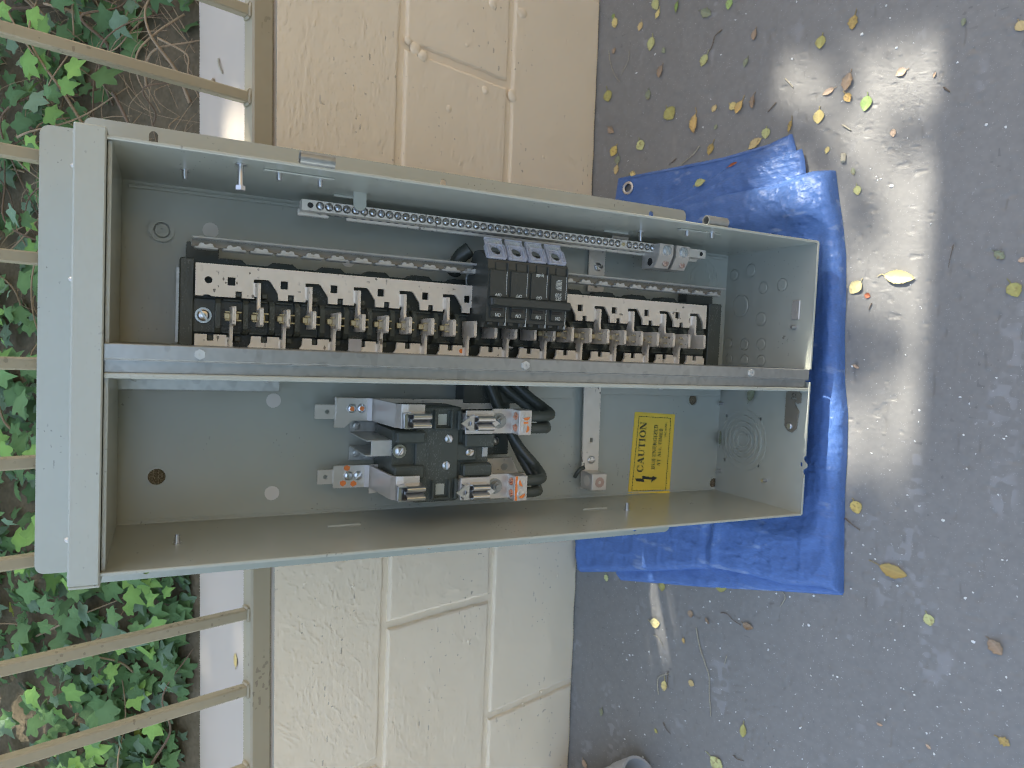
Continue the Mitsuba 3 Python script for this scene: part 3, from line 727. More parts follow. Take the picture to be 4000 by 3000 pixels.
# black base moulding of the bus
bp_ = unary_union([sbox(-.020, .048, .0995, .742), sbox(.09, .705, .118, .7355), sbox(.09, .043, .116, .090)])
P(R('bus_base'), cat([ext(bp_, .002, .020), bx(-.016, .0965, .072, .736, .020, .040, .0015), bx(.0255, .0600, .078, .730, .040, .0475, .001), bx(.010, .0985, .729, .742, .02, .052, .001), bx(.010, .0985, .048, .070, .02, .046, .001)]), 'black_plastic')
P(R('bus_base__screw'), cat([ring((.0428, .7199, .0475), (0, 0, 1), .0035, .0078, .0020, 24), slot_screw((.0428, .7199, .0480), .0058, .0045, 35)]), 'bright_metal')
P(R('bus_base__screw'), slot_screw((.0440, .0860, .0475), .0046, .004, 70), 'bright_metal')
for i in range(12):
    b = .693 - .0517 * i
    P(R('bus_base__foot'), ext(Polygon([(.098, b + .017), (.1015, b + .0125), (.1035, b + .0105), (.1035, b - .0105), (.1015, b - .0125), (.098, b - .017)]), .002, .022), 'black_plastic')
PITCH = .02533
BK = [.694 - PITCH * k for k in range(24)]
for k in range(23):
    b = BK[k] - .0127
    prof = Polygon([(.0245, .040), (.0262, .058), (.031, .0625), (.055, .0625), (.0598, .058), (.0612, .040)])
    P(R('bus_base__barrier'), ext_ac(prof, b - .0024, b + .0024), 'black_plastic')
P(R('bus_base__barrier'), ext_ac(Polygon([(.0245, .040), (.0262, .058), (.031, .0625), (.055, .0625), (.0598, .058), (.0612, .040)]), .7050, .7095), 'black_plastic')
cells = []
for k in range(24):
    b = BK[k]
    cells += [bx(.0255, .0282, b - .0095, b + .0085, .046, .0525, .0006), bx(.0580, .0604, b - .0095, b + .0085, .046, .0525, .0006), bx(.0500, .0512, b - .010, b + .0095, .046, .0495), bx(.0335, .0347, b - .010, b + .0095, .046, .0495), bx(.0625, .068, b + .0165, b + .0225, .040, .0560, .0008), bx(.0178, .0235, b + .0165, b + .0225, .040, .056, .0008)]
    cells += [bx(.0622, .0652, b + .0018, b + .0045, .04, .058, .0005) if k % 2 else bx(.0206, .0236, b + .0018, b + .0045, .04, .058, .0005)]
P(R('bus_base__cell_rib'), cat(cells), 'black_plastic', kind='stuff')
# galvanised strip at the head of the bus
P(R('bus_strap'), cat([ext_ca(Polygon([(.7425, .006), (.7450, .006), (.7450, .024), (.7425, .024)]), .0905, .0907 + .0002), ext(Polygon([(.0150, .7388), (.0148, .7446), (.0907, .7446), (.0907, .7420)]), .018, .0205)]), 'galvanized')

# bus plates
def bus_outline(par, b_top, b_bot):
    """right plate in its own (a, b) coordinates; par 1: fingers on odd stabs"""
    p = sbox(.0617, b_bot, .0935, b_top)
    cut = []
    for k in range(0, 25):
        b = .694 - PITCH * k
        if k % 2 == par:
            cut.append(Polygon([(.0814, b + .0056), (.0816, b - .0083), (.0797, b - .0107), (.0689, b - .0178), (.0600, b - .0186), (.0600, b - .0006), (.0777, b - .0006), (.0777, b + .0056)]).buffer(-.0006).buffer(.0006))
            cut.append(sbox(.0600, b + .0021, .0640, b + .0050))
            cut.append(sbox(.0600, b + .0167, .0680, b + .0227).buffer(-.0005).buffer(.0005))
            cut.append(sbox(.0734, b + .0230, .0816, b + .0303).buffer(-.0008).buffer(.0008))
    return p.difference(unary_union(cut))
def mirror_a(m):
    m = m.copy(); m.vertices[:, 0] = .0858 - m.vertices[:, 0]; m.faces = m.faces[:, ::-1]; return m
pr = bus_outline(1, .7283, .0886).difference(Point(.0775, .7164).buffer(.0035, quad_segs=8)).difference(affinity.scale(Point(.0612, .7175).buffer(.004), .5, 1))
pl_ = bus_outline(0, .728, .0886)
P(R('bus_bar'), ext(pr, .0586, .0618), 'tin_plate', label='long pale tin-plated bus bar right of the stabs')
P(R('bus_bar'), mirror_a(ext(pl_, .0586, .0618)), 'tin_plate', label='tin-plated bus bar half hidden by the middle divider')
def finger(b):
    ms = []
    cv = [(b + .0115, .0602), (b + .0065, .0602), (b + .0034, .0612), (b + .0016, .0632), (b + .0010, .0655), (b + .0010, .0676)]
    ms.append(ext_ca(LineString(cv).buffer(.0014, cap_style=2), .0652, .0776))
    lk = Polygon([(.0776, .0600), (.0776, .0672), (.0766, .0682), (.0560, .0682), (.0515, .0700), (.0505, .0700), (.0505, .056), (.058, .056), (.062, .0590)])
    ms.append(ext_ac(lk, b - .0006, b + .0024))
    return cat(ms)
def blade(b):
    pl = Polygon([(.0336, .050), (.0336, .0850), (.0352, .0872), (.0508, .0872), (.0524, .0850), (.0524, .050)])
    return cat([ext_ac(pl, b - .0016, b + .0000), ext_ac(pl.buffer(-.0003), b + .0001, b + .0017)])
for k, b in enumerate(BK):
    f_ = finger(b)
    P(R('bus_bar__stab') if k % 2 else R('bus_bar_001__stab'), cat([f_ if k % 2 else mirror_a(f_), blade(b)]), 'tin_plate', smooth=25)
    if 9 < k < 14: continue
    if k == 23: continue
    cl = []
    for a in (.0388, .0467):
        for s in (1, -1):
            cl.append(bx(a - .0008, a + .0008, b + s * .0028, b + s * .0076, .0745, .0775, .0004))
    cl += [bx(.0400, .0460, b + .0018, b + .0074, .0560, .0606, .0006), bx(.0400, .0460, b - .0066, b - .0022, .0560, .0606, .0006)]
    P(R('bus_base__spring_clip'), cat(cl), 'brass')
P(R('bus_base__orange_mark'), ext(affinity.scale(Point(.0178, .4462).buffer(.0030), .85, 1.1), .0619, .0622), 'orange_paint')
P(R('bus_base__sticker'), bx(.0118, .0260, .5632, .5773, .0619, .0640, .0004), 'pvc', label='small plain grey square sticker on the bus')
for b in (.381, .366): P(R('bus_base__screw'), slot_screw((.0255, b - .004, .046), .0036, .003), 'bright_metal')

# breaker mounting rail
P(R('mounting_rail__channel'), bx(.1092, .1160, .0660, .7322, .0590, .0622), 'dirty_zinc')
ms = [bx(.1092, .1182, .0655, .7326, .0560, .0590, .0008), bx(.1158, .1184, .0655, .7326, .060, .0726, .001)]
P(R('mounting_rail'), cat(ms), 'galvanized')
for i in range(26):
    b1_ = .7300 - i * .0254; b0_ = b1_ - .0216
    if b0_ < .066: break
    toe = [bx(.1066, .1090, b0_, b1_, .056, .0694, .0008)]
    th = Polygon([(.1086, b0_ + .0040), (.1118, b0_ + .0055), (.1122, b0_ + .0085), (.1108, b0_ + .0100), (.1108, b0_ + .0126), (.1122, b0_ + .014), (.1118, b0_ + .0168), (.1086, b0_ + .0182)])
    toe.append(ext(th, .0622, .0690))
    P(R('mounting_rail__tooth'), cat(toe), 'galvanized')

# neutral bar on the right
nb = [.6116 - .00926 * i for i in range(41)] + [.2237, .2138, .2045, .1955, .1872]
bores = unary_union([Point(.1618, b).buffer(.00445, quad_segs=5) for b in nb])
P(R('neutral_bar'), cat([ext(sbox(.1560, .0988, .1670, .6300).difference(bores), .0588, .0650), bx(.1560, .1670, .0988, .6300, .0480, .0588), bx(.1530, .1600, .5990, .6313, .0440, .0480, .0006), bx(.1530, .1600, .0988, .58, .0440, .0482, .0006), cyl((.1615, .6216, .0645), (0, 0, 1), .0036, .0009, 20)]), 'tin_plate')
P(R('neutral_bar__hole'), cyl((.1615, .6216, .0653), (0, 0, 1), .0030, .0003, 18), 'black_ink')  # flat black disc, the shade inside the hole is painted
P(R('neutral_bar__hole'), cyl((.1615, .1065, .0649), (0, 0, 1), .0028, .0004, 18), 'black_ink')  # black disc again, painted dark in place of a bore
for b in nb:
    P(R('neutral_bar__screw'), cat([slot_screw((.1618, b, .0600), .0035, .0072, ang=random.choice([20, 60, 90, 110, 150]) + random.uniform(-12, 12)), cyl((.1572, b - .0018, .0540), (-.8, 0, .3), .0028, .0012, 10)]), 'bright_metal')
P(R('neutral_bar__rivet'), cyl((.1615, .2330, .0650), (0, 0, 1), .0022, .0014, 14), 'brass')
for b in (.1762, .1492):
    a0_, a1_ = .1358, .1660
    blk = ext_ac(Polygon([(a0_, .044), (a0_, .0700), (a0_ + .0155, .0800), (a1_, .0800), (a1_, .044)]), b - .0110, b + .0110)
    P(R('neutral_bar__lug'), blk, 'aluminium')
    P(R('neutral_bar__lug_screw'), slot_screw((.1580, b - .0010, .0800), .0066, .0028, 40), 'galvanized')
    P(R('neutral_bar__lug_screw'), slot_screw((.1425, b - .0040, .0738), .0046, .0020, 30), 'dull_copper', label='pinkish copper-coloured slotted lug screw')
    P(R('neutral_bar__wire_hole_disc'), cyl((.1440, b + .0106, .0610), (0, 1, 0), .0052, .0006, 18), 'black_ink')  # black disc paints the darkness of the wire opening
P(R('neutral_bracket'), ext(Polygon([(.1049, .2207), (.1046, .2455), (.1664, .2460), (.1660, .2202)]).difference(sbox(.1100, .2310, .1165, .2350)), .0040, .0056), 'tin_plate')
P(R('neutral_bracket__screw'), slot_screw((.1381, .2318, .0056), .0055, .0036, 55), 'bright_metal')

# ------------------------------------------------------------------ meter socket (left half)
core = unary_union([sbox(-.1225, .417, -.0710, .531), sbox(-.1490, .452, -.0455, .512), sbox(-.089, .412, -.071, .45)])
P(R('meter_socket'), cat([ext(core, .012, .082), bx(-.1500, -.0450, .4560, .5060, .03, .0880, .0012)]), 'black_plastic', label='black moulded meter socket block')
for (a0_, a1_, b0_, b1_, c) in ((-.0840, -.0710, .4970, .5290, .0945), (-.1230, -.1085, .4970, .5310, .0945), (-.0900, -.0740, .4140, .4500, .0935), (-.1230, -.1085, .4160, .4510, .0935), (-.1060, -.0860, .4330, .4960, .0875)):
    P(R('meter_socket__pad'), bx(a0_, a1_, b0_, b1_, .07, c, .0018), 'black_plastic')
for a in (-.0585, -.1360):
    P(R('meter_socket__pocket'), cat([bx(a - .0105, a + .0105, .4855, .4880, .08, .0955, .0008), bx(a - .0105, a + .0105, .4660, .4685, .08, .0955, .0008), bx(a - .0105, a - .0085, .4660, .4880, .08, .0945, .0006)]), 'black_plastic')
    P(R('meter_socket__insert'), bx(a - .0060, a + .0060, .4715, .4815, .0880, .0886), 'paint_grey')
for a0_, a1_, b0_, b1_ in ((-.0700, -.0480, .4560, .4600), (-.1475, -.1240, .4570, .4612)):
    P(R('meter_socket__rib'), cat([bx(a0_, a1_, b0_, b1_, .08, .0945, .0012), bx((a0_ + a1_) / 2 - .002, (a0_ + a1_) / 2 + .002, b0_ - .012, b0_ + .002, .08, .0930, .0012)]), 'black_plastic')
for a, b in ((-.0800, .4680), (-.0960, .4420), (-.1100, .4700), (-.0930, .5240)):
    P(R('meter_socket__screw'), cat([slot_screw((a, b, .0868), .0050, .0034), ring((a, b, .0862), (0, 0, 1), .0050, .0075, .0012, 20)]), 'bright_metal')
emb = [bx(-.1230, -.0700, .4935 - .0001, .4937, .0882, .0885)]
for i in range(18): emb.append(bx(-.084 - .0022 * i, -.0826 - .0022 * i, .4890, .4908, .0879, .0884))
P(R('meter_socket__moulded_mark'), cat(emb), 'black_plastic', kind='stuff')
# line straps, Z-shaped: low tab, riser, jaw seat
for j, (a0_, a1_, db) in enumerate(((-.0660, -.0405, 0), (-.1425, -.1170, .003))):
    z = [(.5800 + db * .3, .0255), (.5445 + db * .3, .0255), (.5390 + db * .3, .0295), (.5320 + db, .0980), (.5280 + db, .1042), (.5215 + db, .1052), (.5035 + db, .1052)]
    st = [ext_ca(LineString(z).buffer(.0013, cap_style=2, join_style=1), a0_, a1_)]
    tab = rounded((a0_ + a1_) / 2 - .0080 - .003 * (j == 0), (a0_ + a1_) / 2 + .0080 - .003 * (j == 0), .575, .6030 - .005 * j, .001).difference(Point((a0_ + a1_) / 2 - .003 * (j == 0), .5895).buffer(.0026))
    st.append(ext(tab, .0215, .0240))
    if j == 0: st.append(ext(Polygon([(-.0395, .5810), (-.0740, .5810), (-.0745, .5700), (-.0665, .5610), (-.0400, .5610)]), .0205, .0235))
    P(R('line_strap'), cat(st), 'aluminium', smooth=20, label='upper tin strap running from tab to jaw' if j == 0 else 'lower tin strap with orange paint dots')
    for bb in ((.5630, .5520) if j == 0 else (.5645, .5535)):
        a = (a0_ + a1_) / 2 + .0012
        P(R('line_strap%s__screw' % ('' if j == 0 else '_001')), slot_screw((a, bb, .0268), .0051, .0036, hexed=True), 'bright_metal')
        if j == 0: P(R('line_strap__orange_mark'), affinity_blob(a, bb - .0006, .0303, .0034, bb), 'orange_paint') if False else P(R('line_strap__orange_mark'), ext(Polygon([(a + .0034 * math.cos(t) * random.uniform(.6, 1), bb + .0034 * math.sin(t) * random.uniform(.6, 1)) for t in np.linspace(0, 2 * math.pi, 11)[:-1]]), .0303, .0306), 'orange_paint')
for a, b in ((-.1200, .5660), (-.1370, .5700), (-.1380, .5580)):
    P(R('line_strap_001__orange_mark'), ext(Polygon([(a + .0036 * math.cos(t) * random.uniform(.7, 1.1), b + .0036 * math.sin(t) * random.uniform(.7, 1.15)) for t in np.linspace(0, 2 * math.pi, 14)[:-1]]), .0268, .0271), 'orange_paint')
# load side seats, jaws
for j, (a0_, a1_, b0_, b1_) in enumerate(((-.0735, -.0472, .4195, .4540), (-.1470, -.1222, .4215, .4570))):
    P(R('load_strap'), cat([bx(a0_, a1_, b0_, b1_, .0990, .1015, .0006), bx(a0_ + .002, a1_ - .002, .392, b1_ - .01, .0860, .0880, .0005), bx(a0_ + .004, a1_ - .004, b1_ - .004, b1_, .082, .1, .0006)]), 'aluminium')
def jaw(a, b0_, b1_, pointed):
    ms = []
    for s in (1, -1):
        c0_ = .1015 if pointed else .1065
        pts = [(a + s * .0086, c0_), (a + s * .0078, c0_ + .0060), (a + s * .0075, c0_ + .0110), (a + s * .0062, c0_ + .0142), (a + s * .0042, c0_ + .0148), (a + s * .0024, c0_ + .0128), (a + s * .0006, c0_ + .0068), (a + s * .0012, c0_ + .0040)]
        pl = LineString(catmull(pts, 4)[:, :2]).buffer(.00055, cap_style=2)
        ms.append(ext_ac(pl, b0_, b1_))
    ms.append(bx(a - .0086, a + .0086, b0_, b1_ + .004, c0_ - .0006, c0_ + .0006, .0003))
    if pointed:
        ms.append(ext(Polygon([(a - .0080, b1_ + .003), (a + .0080, b1_ + .003), (a + .0080, b1_ + .0085), (a + .0062, b1_ + .0095), (a, b1_ + .0185), (a - .0062, b1_ + .0095), (a - .0080, b1_ + .0085)]).difference(Point(a, b1_ + .0085).buffer(.0026)), c0_ + .0085, c0_ + .0100))
        ms.append(ext(Polygon([(a - .006, b0_ + .001), (a + .006, b0_ + .001), (a, b0_ - .008)]), c0_ + .0085, c0_ + .0098))
        for s in (1, -1): ms.append(bx(a + s * .0066, a + s * .0080, b1_ - .001, b1_ + .009, c0_, c0_ + .0100, .0004))
    else:
        ms.append(cat([bx(a - .0074, a + .0074, b1_ + .0040, b1_ + .0085, c0_, c0_ + .0090, .0005), bx(a - .0080, a - .0066, b1_, b1_ + .0085, c0_, c0_ + .0125, .0004), bx(a + .0066, a + .0080, b1_, b1_ + .0085, c0_, c0_ + .0125, .0004)]))
    return cat(ms)
for a, b0_, b1_, pt in ((-.0572, .5005, .5205, False), (-.1335, .5045, .5245, False), (-.0606, .4250, .4450, True), (-.1365, .4275, .4475, True)):
    P(R('meter_socket__jaw'), jaw(a, b0_, b1_, pt), 'bright_metal', smooth=35)
# lug connectors with nut, copper strands and slotted set screws
for j, (a0_, a1_, db, sa) in enumerate(((-.0748, -.0462, 0, (100, 170)), (-.1500, -.1214, .002, (25, 115)))):
    ac = (a0_ + a1_) / 2
    lk = 'load_lug' if j == 0 else 'load_lug_001'
    P(R('load_lug'), cat([bx(a0_, a1_, .3900 + db, .4165 + db, .0870, .0900, .0005), bx(a0_, a1_, .3755 + db, .3915 + db, .0860, .1085, .0007)]), 'aluminium')
    P(R(lk + '__nut'), cat([ring((ac + .0005, .4085 + db, .0900), (0, 0, 1), .003, .0088, .0014, 28), ring((ac + .0005, .4075 + db, .0914), (0, 0, 1), .003, .0060, .0045, 6), cyl((ac + .0005, .4075 + db, .091), (0, 0, 1), .0032, .0085, 16)]), 'dull_zinc', smooth=25)
    for s, an in ((.0068, sa[0]), (-.0068, sa[1])):
        P(R(lk + '__set_screw'), cat([slot_screw((ac + s, .3833 + db, .1084), .0054, .0014, an), ring((ac + s, .3833 + db, .1082), (0, 0, 1), .0053, .0059, .0008, 26)]), 'aluminium')
        P(R(lk + '__orange_mark'), ext(affinity.rotate(Polygon([(ac + s + .0042 * math.cos(t), .3833 + db + .0042 * math.sin(t)) for t in np.linspace(.2, math.pi - .2, 12)]), an, origin=(ac + s, .3833 + db)), .1098, .1101), 'orange_paint')
        strands = [cyl((ac + s, .3912 + db, .0990), (0, 1, 0), .0046, .0006, 18)]
        for q_ in range(7):
            t_ = q_ * 2 * math.pi / 6; rr = 0 if q_ == 6 else .0028
            strands.append(cyl((ac + s + rr * math.cos(t_), .3916 + db, .0990 + rr * math.sin(t_)), (0, 1, 0), .0014, random.uniform(.0006, .0022), 8))
        P(R(lk + '__copper_strand'), cat(strands), 'copper')
    if j == 1: P(R(lk + '__orange_mark'), bx(a0_ + .0005, a1_ - .0004, .3882 + db, .3912 + db, .1083, .1087), 'orange_paint')
    else: P(R(lk + '__orange_mark'), bx(ac - .0016, ac + .0016, .3800, .3860, .1083, .1087), 'orange_paint')
CB = [[(-.0540, .376, .098), (-.0545, .356, .095), (-.0535, .337, .082), (-.048, .335, .062), (-.034, .350, .046), (-.017, .366, .036), (.008, .374, .030)],
      [(-.0680, .376, .098), (-.0685, .354, .094), (-.0690, .342, .082), (-.062, .338, .060), (-.045, .352, .042), (-.022, .378, .032), (.008, .390, .028)],
      [(-.1290, .378, .098), (-.1290, .358, .095), (-.1280, .346, .084), (-.118, .345, .064), (-.095, .362, .050), (-.060, .382, .042), (-.02, .398, .034), (.008, .402, .03)],
      [(-.1430, .378, .098), (-.1435, .357, .092), (-.1440, .347, .076), (-.132, .344, .056), (-.108, .355, .044), (-.070, .372, .036), (-.03, .386, .026), (.008, .390, .022)]]
for c in CB: P(R('cable'), tube(c, .0062, 14, k=8), 'black_rubber', smooth=True)
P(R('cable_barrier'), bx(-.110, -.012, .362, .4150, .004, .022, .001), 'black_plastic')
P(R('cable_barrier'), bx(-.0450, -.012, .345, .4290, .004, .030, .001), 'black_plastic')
P(R('cable_barrier__screw'), slot_screw((-.0925, .3810, .0220), .0052, .0034, 60), 'bright_metal')
P(R('under_strap'), ext(Polygon([(-.0405, .5400), (-.0410, .3900), (-.0520, .3840), (-.0530, .4600), (-.0470, .4900), (-.0530, .5400)]), .026, .029), 'tin_plate')
P(R('under_strap'), ext(Polygon([(-.1140, .4200), (-.1130, .3600), (-.1340, .3490), (-.1350, .4150), (-.1500, .5400), (-.1165, .5400)]), .026, .029), 'tin_plate')
P(R('under_strap__rivet'), cyl((-.1245, .3700, .029), (0, 0, 1), .0045, .0008, 20), 'galvanized')
P(R('socket_bracket'), cat([bx(-.0990, -.0815, .529, .5535, .0790, .0806, .0006), bx(-.0830, -.0815, .512, .5590, .003, .0800, .0004), bx(-.0990, -.0975, .512, .5590, .003, .0800, .0004), bx(-.0815, -.0690, .5160, .5590, .0026, .0042, .0004), bx(-.1150, -.0990, .5160, .5590, .0026, .0042, .0004)]), 'galvanized')
for a, b in ((-.0745, .552), (-.1065, .551)): P(R('socket_bracket__screw'), slot_screw((a, b, .0042), .0050, .0036), 'galvanized')
P(R('socket_bracket'), bx(-.1020, -.0880, .4180, .4245, .0820, .0836, .0004), 'galvanized')
P(R('socket_bracket'), bx(-.158, -.138, .322, .3560, .0030, .0046, .0004), 'aluminium')
P(R('lug_bolt'), cyl((-.1450, .3330, .0046), (0, 0, 1), .0060, .004, 20), 'copper')
# neutral link across the left half with its lug
P(R('neutral_link'), ext(Polygon([(-.0120, .2480), (-.0120, .2215), (-.1390, .2195), (-.1400, .2190), (-.1610, .2190), (-.1610, .2450)]).difference(sbox(-.0985, .2300, -.0925, .2350)), .0100, .0122), 'tin_plate', label='flat tinned strap across the left half')
P(R('neutral_link__screw'), slot_screw((-.1220, .2320, .0122), .0056, .0038, 100), 'bright_metal')
P(R('neutral_link__lug'), bx(-.1590, -.1365, .2235, .2460, .0122, .0400, .0008), 'aluminium')
P(R('neutral_link__set_screw'), cat([ring((-.1480, .2345, .0396), (0, 0, 1), .0036, .0068, .0010, 24), ring((-.1480, .2345, .0390), (0, 0, 1), .0024, .0052, .0012, 6)]), 'dull_copper', label='copper-toned hexagon-socket set screw')
P(R('neutral_link__wire_hole_disc'), cyl((-.1475, .2458, .0265), (0, 1, 0), .0072, .0005, 22), 'tin_plate')
P(R('neutral_link__sleeve'), tube([(-.1320, .2440, .0150), (-.1340, .2505, .0160), (-.1390, .2545, .0150), (-.1450, .2560, .0120)], .0026, 10), 'black_rubber', smooth=True)

# caution label
def place_text(m, ax, bx_, ang, c):
    m = m.copy(); co, si = math.cos(ang), math.sin(ang)
    v = m.vertices.copy(); m.vertices = np.c_[ax + v[:, 0] * co - v[:, 1] * si, bx_ + v[:, 0] * si + v[:, 1] * co, c + v[:, 2]]
    return m
lab = Polygon([(-.0580, .1550), (-.0620, .0840), (-.1765, .0868), (-.1745, .1598)])
lm_ = ext(lab, .0004, .0009)
curl = [(.0870, .0009), (.0955, .0007)]
P(R('caution_label'), cat([lm_, tube([(-.1764, .0872, .0022), (-.1762, .0960, .0014), (-.1757, .108, .0009)], .0012, 6)]), 'label_yellow', label='yellow caution label with black lettering and lightning arrow')
bo = Polygon([(-.0640, .1480), (-.0670, .0910), (-.1730, .0936), (-.1703, .1542)])
P(R('caution_label__border'), ext(bo.difference(bo.buffer(-.0007, join_style=2)), .00095, .0012), 'black_ink')
Tk, th, sf = .19, .075, .055
def stem(x, w=Tk, y0=0, y1=1, s0=True, s1=True, e=.09):
    g = [sbox(x, y0, x + w, y1)]
    if s0: g.append(sbox(x - e, y0, x + w + e, y0 + sf))
    if s1: g.append(sbox(x - e, y1 - sf, x + w + e, y1))
    return unary_union(g)
def ell(cx, cy, rx, ry): return affinity.scale(Point(cx, cy).buffer(1, quad_segs=12), rx, ry)
def diag(x0, x1, w, y0=0, y1=1): return Polygon([(x0, y0), (x0 + w, y0), (x1 + w, y1), (x1, y1)])
ovl = ell(.43, .5, .43, .52).difference(ell(.43, .5, .24, .465))
GL = {
 'C': (ell(.43, .5, .43, .52).difference(ell(.45, .5, .25, .465)).difference(sbox(.6, .30, 1, .70)).union(sbox(.72, .64, .78, .98)).union(sbox(.74, .12, .79, .32)), .84),
 'A': (unary_union([diag(.10, .40, th), diag(.38 + .24, .36, Tk + .02), sbox(.22, .30, .66, .30 + th), sbox(0, 0, .28, sf), sbox(.54, 0, .92, sf)]), .92),
 'U': (unary_union([stem(.09, Tk, .28, 1, False, True), stem(.67, th, .28, 1, False, True, .09), ell(.415, .30, .33, .32).difference(ell(.455, .32, .21, .25)).difference(sbox(0, .3, 1, 1))]), .86),
 'T': (unary_union([stem(.31, Tk, 0, 1, True, False, .1), sbox(.02, 1 - th, .79, 1), sbox(.02, .72, .07, 1), sbox(.74, .72, .79, 1)]), .82),
 'I': (stem(.10, Tk), .42),
 'O': (ovl, .88),
 'N': (unary_union([stem(.12, th, 0, 1, True, False, .1), stem(.76, th, 0, 1, False, True, .1), diag(.62, .06, Tk + .03), sbox(-.02, 1 - sf, .3, 1)]), .96)}
def serif(text, h, track=.06):
    x = 0; ps = []
    for ch in text:
        g, adv = GL[ch]
        ps.append(affinity.translate(g, x, 0)); x += adv + track
    return affinity.scale(unary_union(ps), h, h, origin=(0, 0)), x * h
GL.update({
 'B': (unary_union([stem(.10, Tk, 0, 1, True, True, .09), ell(.36, .755, .30, .245).difference(ell(.36, .755, .13, .175)).difference(sbox(0, 0, .33, 1)), ell(.38, .27, .34, .27).difference(ell(.38, .27, .16, .20)).difference(sbox(0, 0, .33, 1)), sbox(.2, 1 - th, .40, 1), sbox(.2, .48, .40, .48 + th), sbox(.2, 0, .40, th)]), .80),
 'S': (LineString([(.60, .78), (.50, .93), (.30, .95), (.14, .82), (.16, .66), (.34, .55), (.50, .46), (.60, .32), (.55, .14), (.38, .05), (.20, .08), (.10, .26)]).buffer(.085).union(sbox(.58, .70, .63, .98)).union(sbox(.06, .02, .11, .30)), .70),
 'E': (unary_union([stem(.10), sbox(.2, 1 - th, .68, 1), sbox(.2, 0, .70, th), sbox(.2, .46, .54, .46 + th), sbox(.64, .72, .69, 1), sbox(.66, 0, .71, .28), sbox(.50, .36, .55, .64)]), .78),
 'R': (unary_union([stem(.10), ell(.36, .74, .32, .26).difference(ell(.36, .74, .14, .185)).difference(sbox(0, 0, .33, 1)), sbox(.2, 1 - th, .40, 1), sbox(.2, .47, .42, .47 + th), diag(.62, .36, .20, 0, .5), sbox(.60, 0, .90, sf)]), .90),
 'G': (ell(.43, .5, .43, .52).difference(ell(.45, .5, .25, .465)).difference(sbox(.6, .42, 1, .70)).union(sbox(.72, .64, .78, .98)).union(sbox(.62, .04, .80, .42)).union(sbox(.54, .38, .88, .43)), .90),
 'Z': (unary_union([sbox(.05, 1 - th, .68, 1), sbox(.02, 0, .70, th), diag(.03, .46, .24), sbox(.03, .74, .08, 1), sbox(.66, 0, .71, .28)]), .74),
 'D': (unary_union([stem(.10), ell(.38, .5, .44, .5).difference(ell(.36, .5, .27, .43)).difference(sbox(-1, 0, .34, 1)), sbox(.2, 1 - th, .42, 1), sbox(.2, 0, .42, th)]), .88),
 'L': (unary_union([stem(.10), sbox(.2, 0, .66, th), sbox(.62, 0, .67, .30)]), .72),
 'M': (unary_union([stem(.12, th, 0, 1, True, True, .09), stem(.82, Tk, 0, 1, True, True, .08), diag(.46, .10, Tk), diag(.46, .84, th)]), 1.12),
 ' ': (Polygon(), .30)})
t_, wd = serif('CAUTION', .0108)
t_ = affinity.scale(t_, .0730 / wd, 1, origin=(0, 0))
P(R('caution_label__lettering'), place_text(ext(t_, 0, .0003), -.1445, .1362, -.028, .00095), 'black_ink', label='word CAUTION in large black serif capitals')
def fit_text(s, w, h, bold=True):
    m = meshkit.text_mesh(s, h, .0003, bold=bold)
    v = m.vertices.copy(); v[:, 0] -= v[:, 0].min(); v[:, 0] *= w / v[:, 0].max(); m.vertices = v
    return m
for s, w, h, a, b in (('BUS ENERGIZED', .0650, .0062, -.1410, .1158), ('AT ALL TIMES', .0550, .0055, -.1370, .1068)):
    t_, wd = serif(s, h)
    P(R('caution_label__lettering'), place_text(ext(affinity.scale(t_, w / wd, 1, origin=(0, 0)), 0, .0003), a, b, -.028, .00095), 'black_ink')
P(R('caution_label__lettering'), place_text(fit_text('10056593P1', .0215, .0030, False), -.0952, .0985, -.028, .00095), 'black_ink')
arrow = Polygon([(-.1530, .1490), (-.1572, .1468), (-.1590, .1330), (-.1545, .1345), (-.1560, .1200), (-.1600, .1212), (-.1540, .1100), (-.1508, .1185), (-.1530, .1195), (-.1495, .1375), (-.1538, .1362)])
P(R('caution_label__arrow'), ext(arrow, .00095, .0012), 'black_ink', label='black lightning arrow')

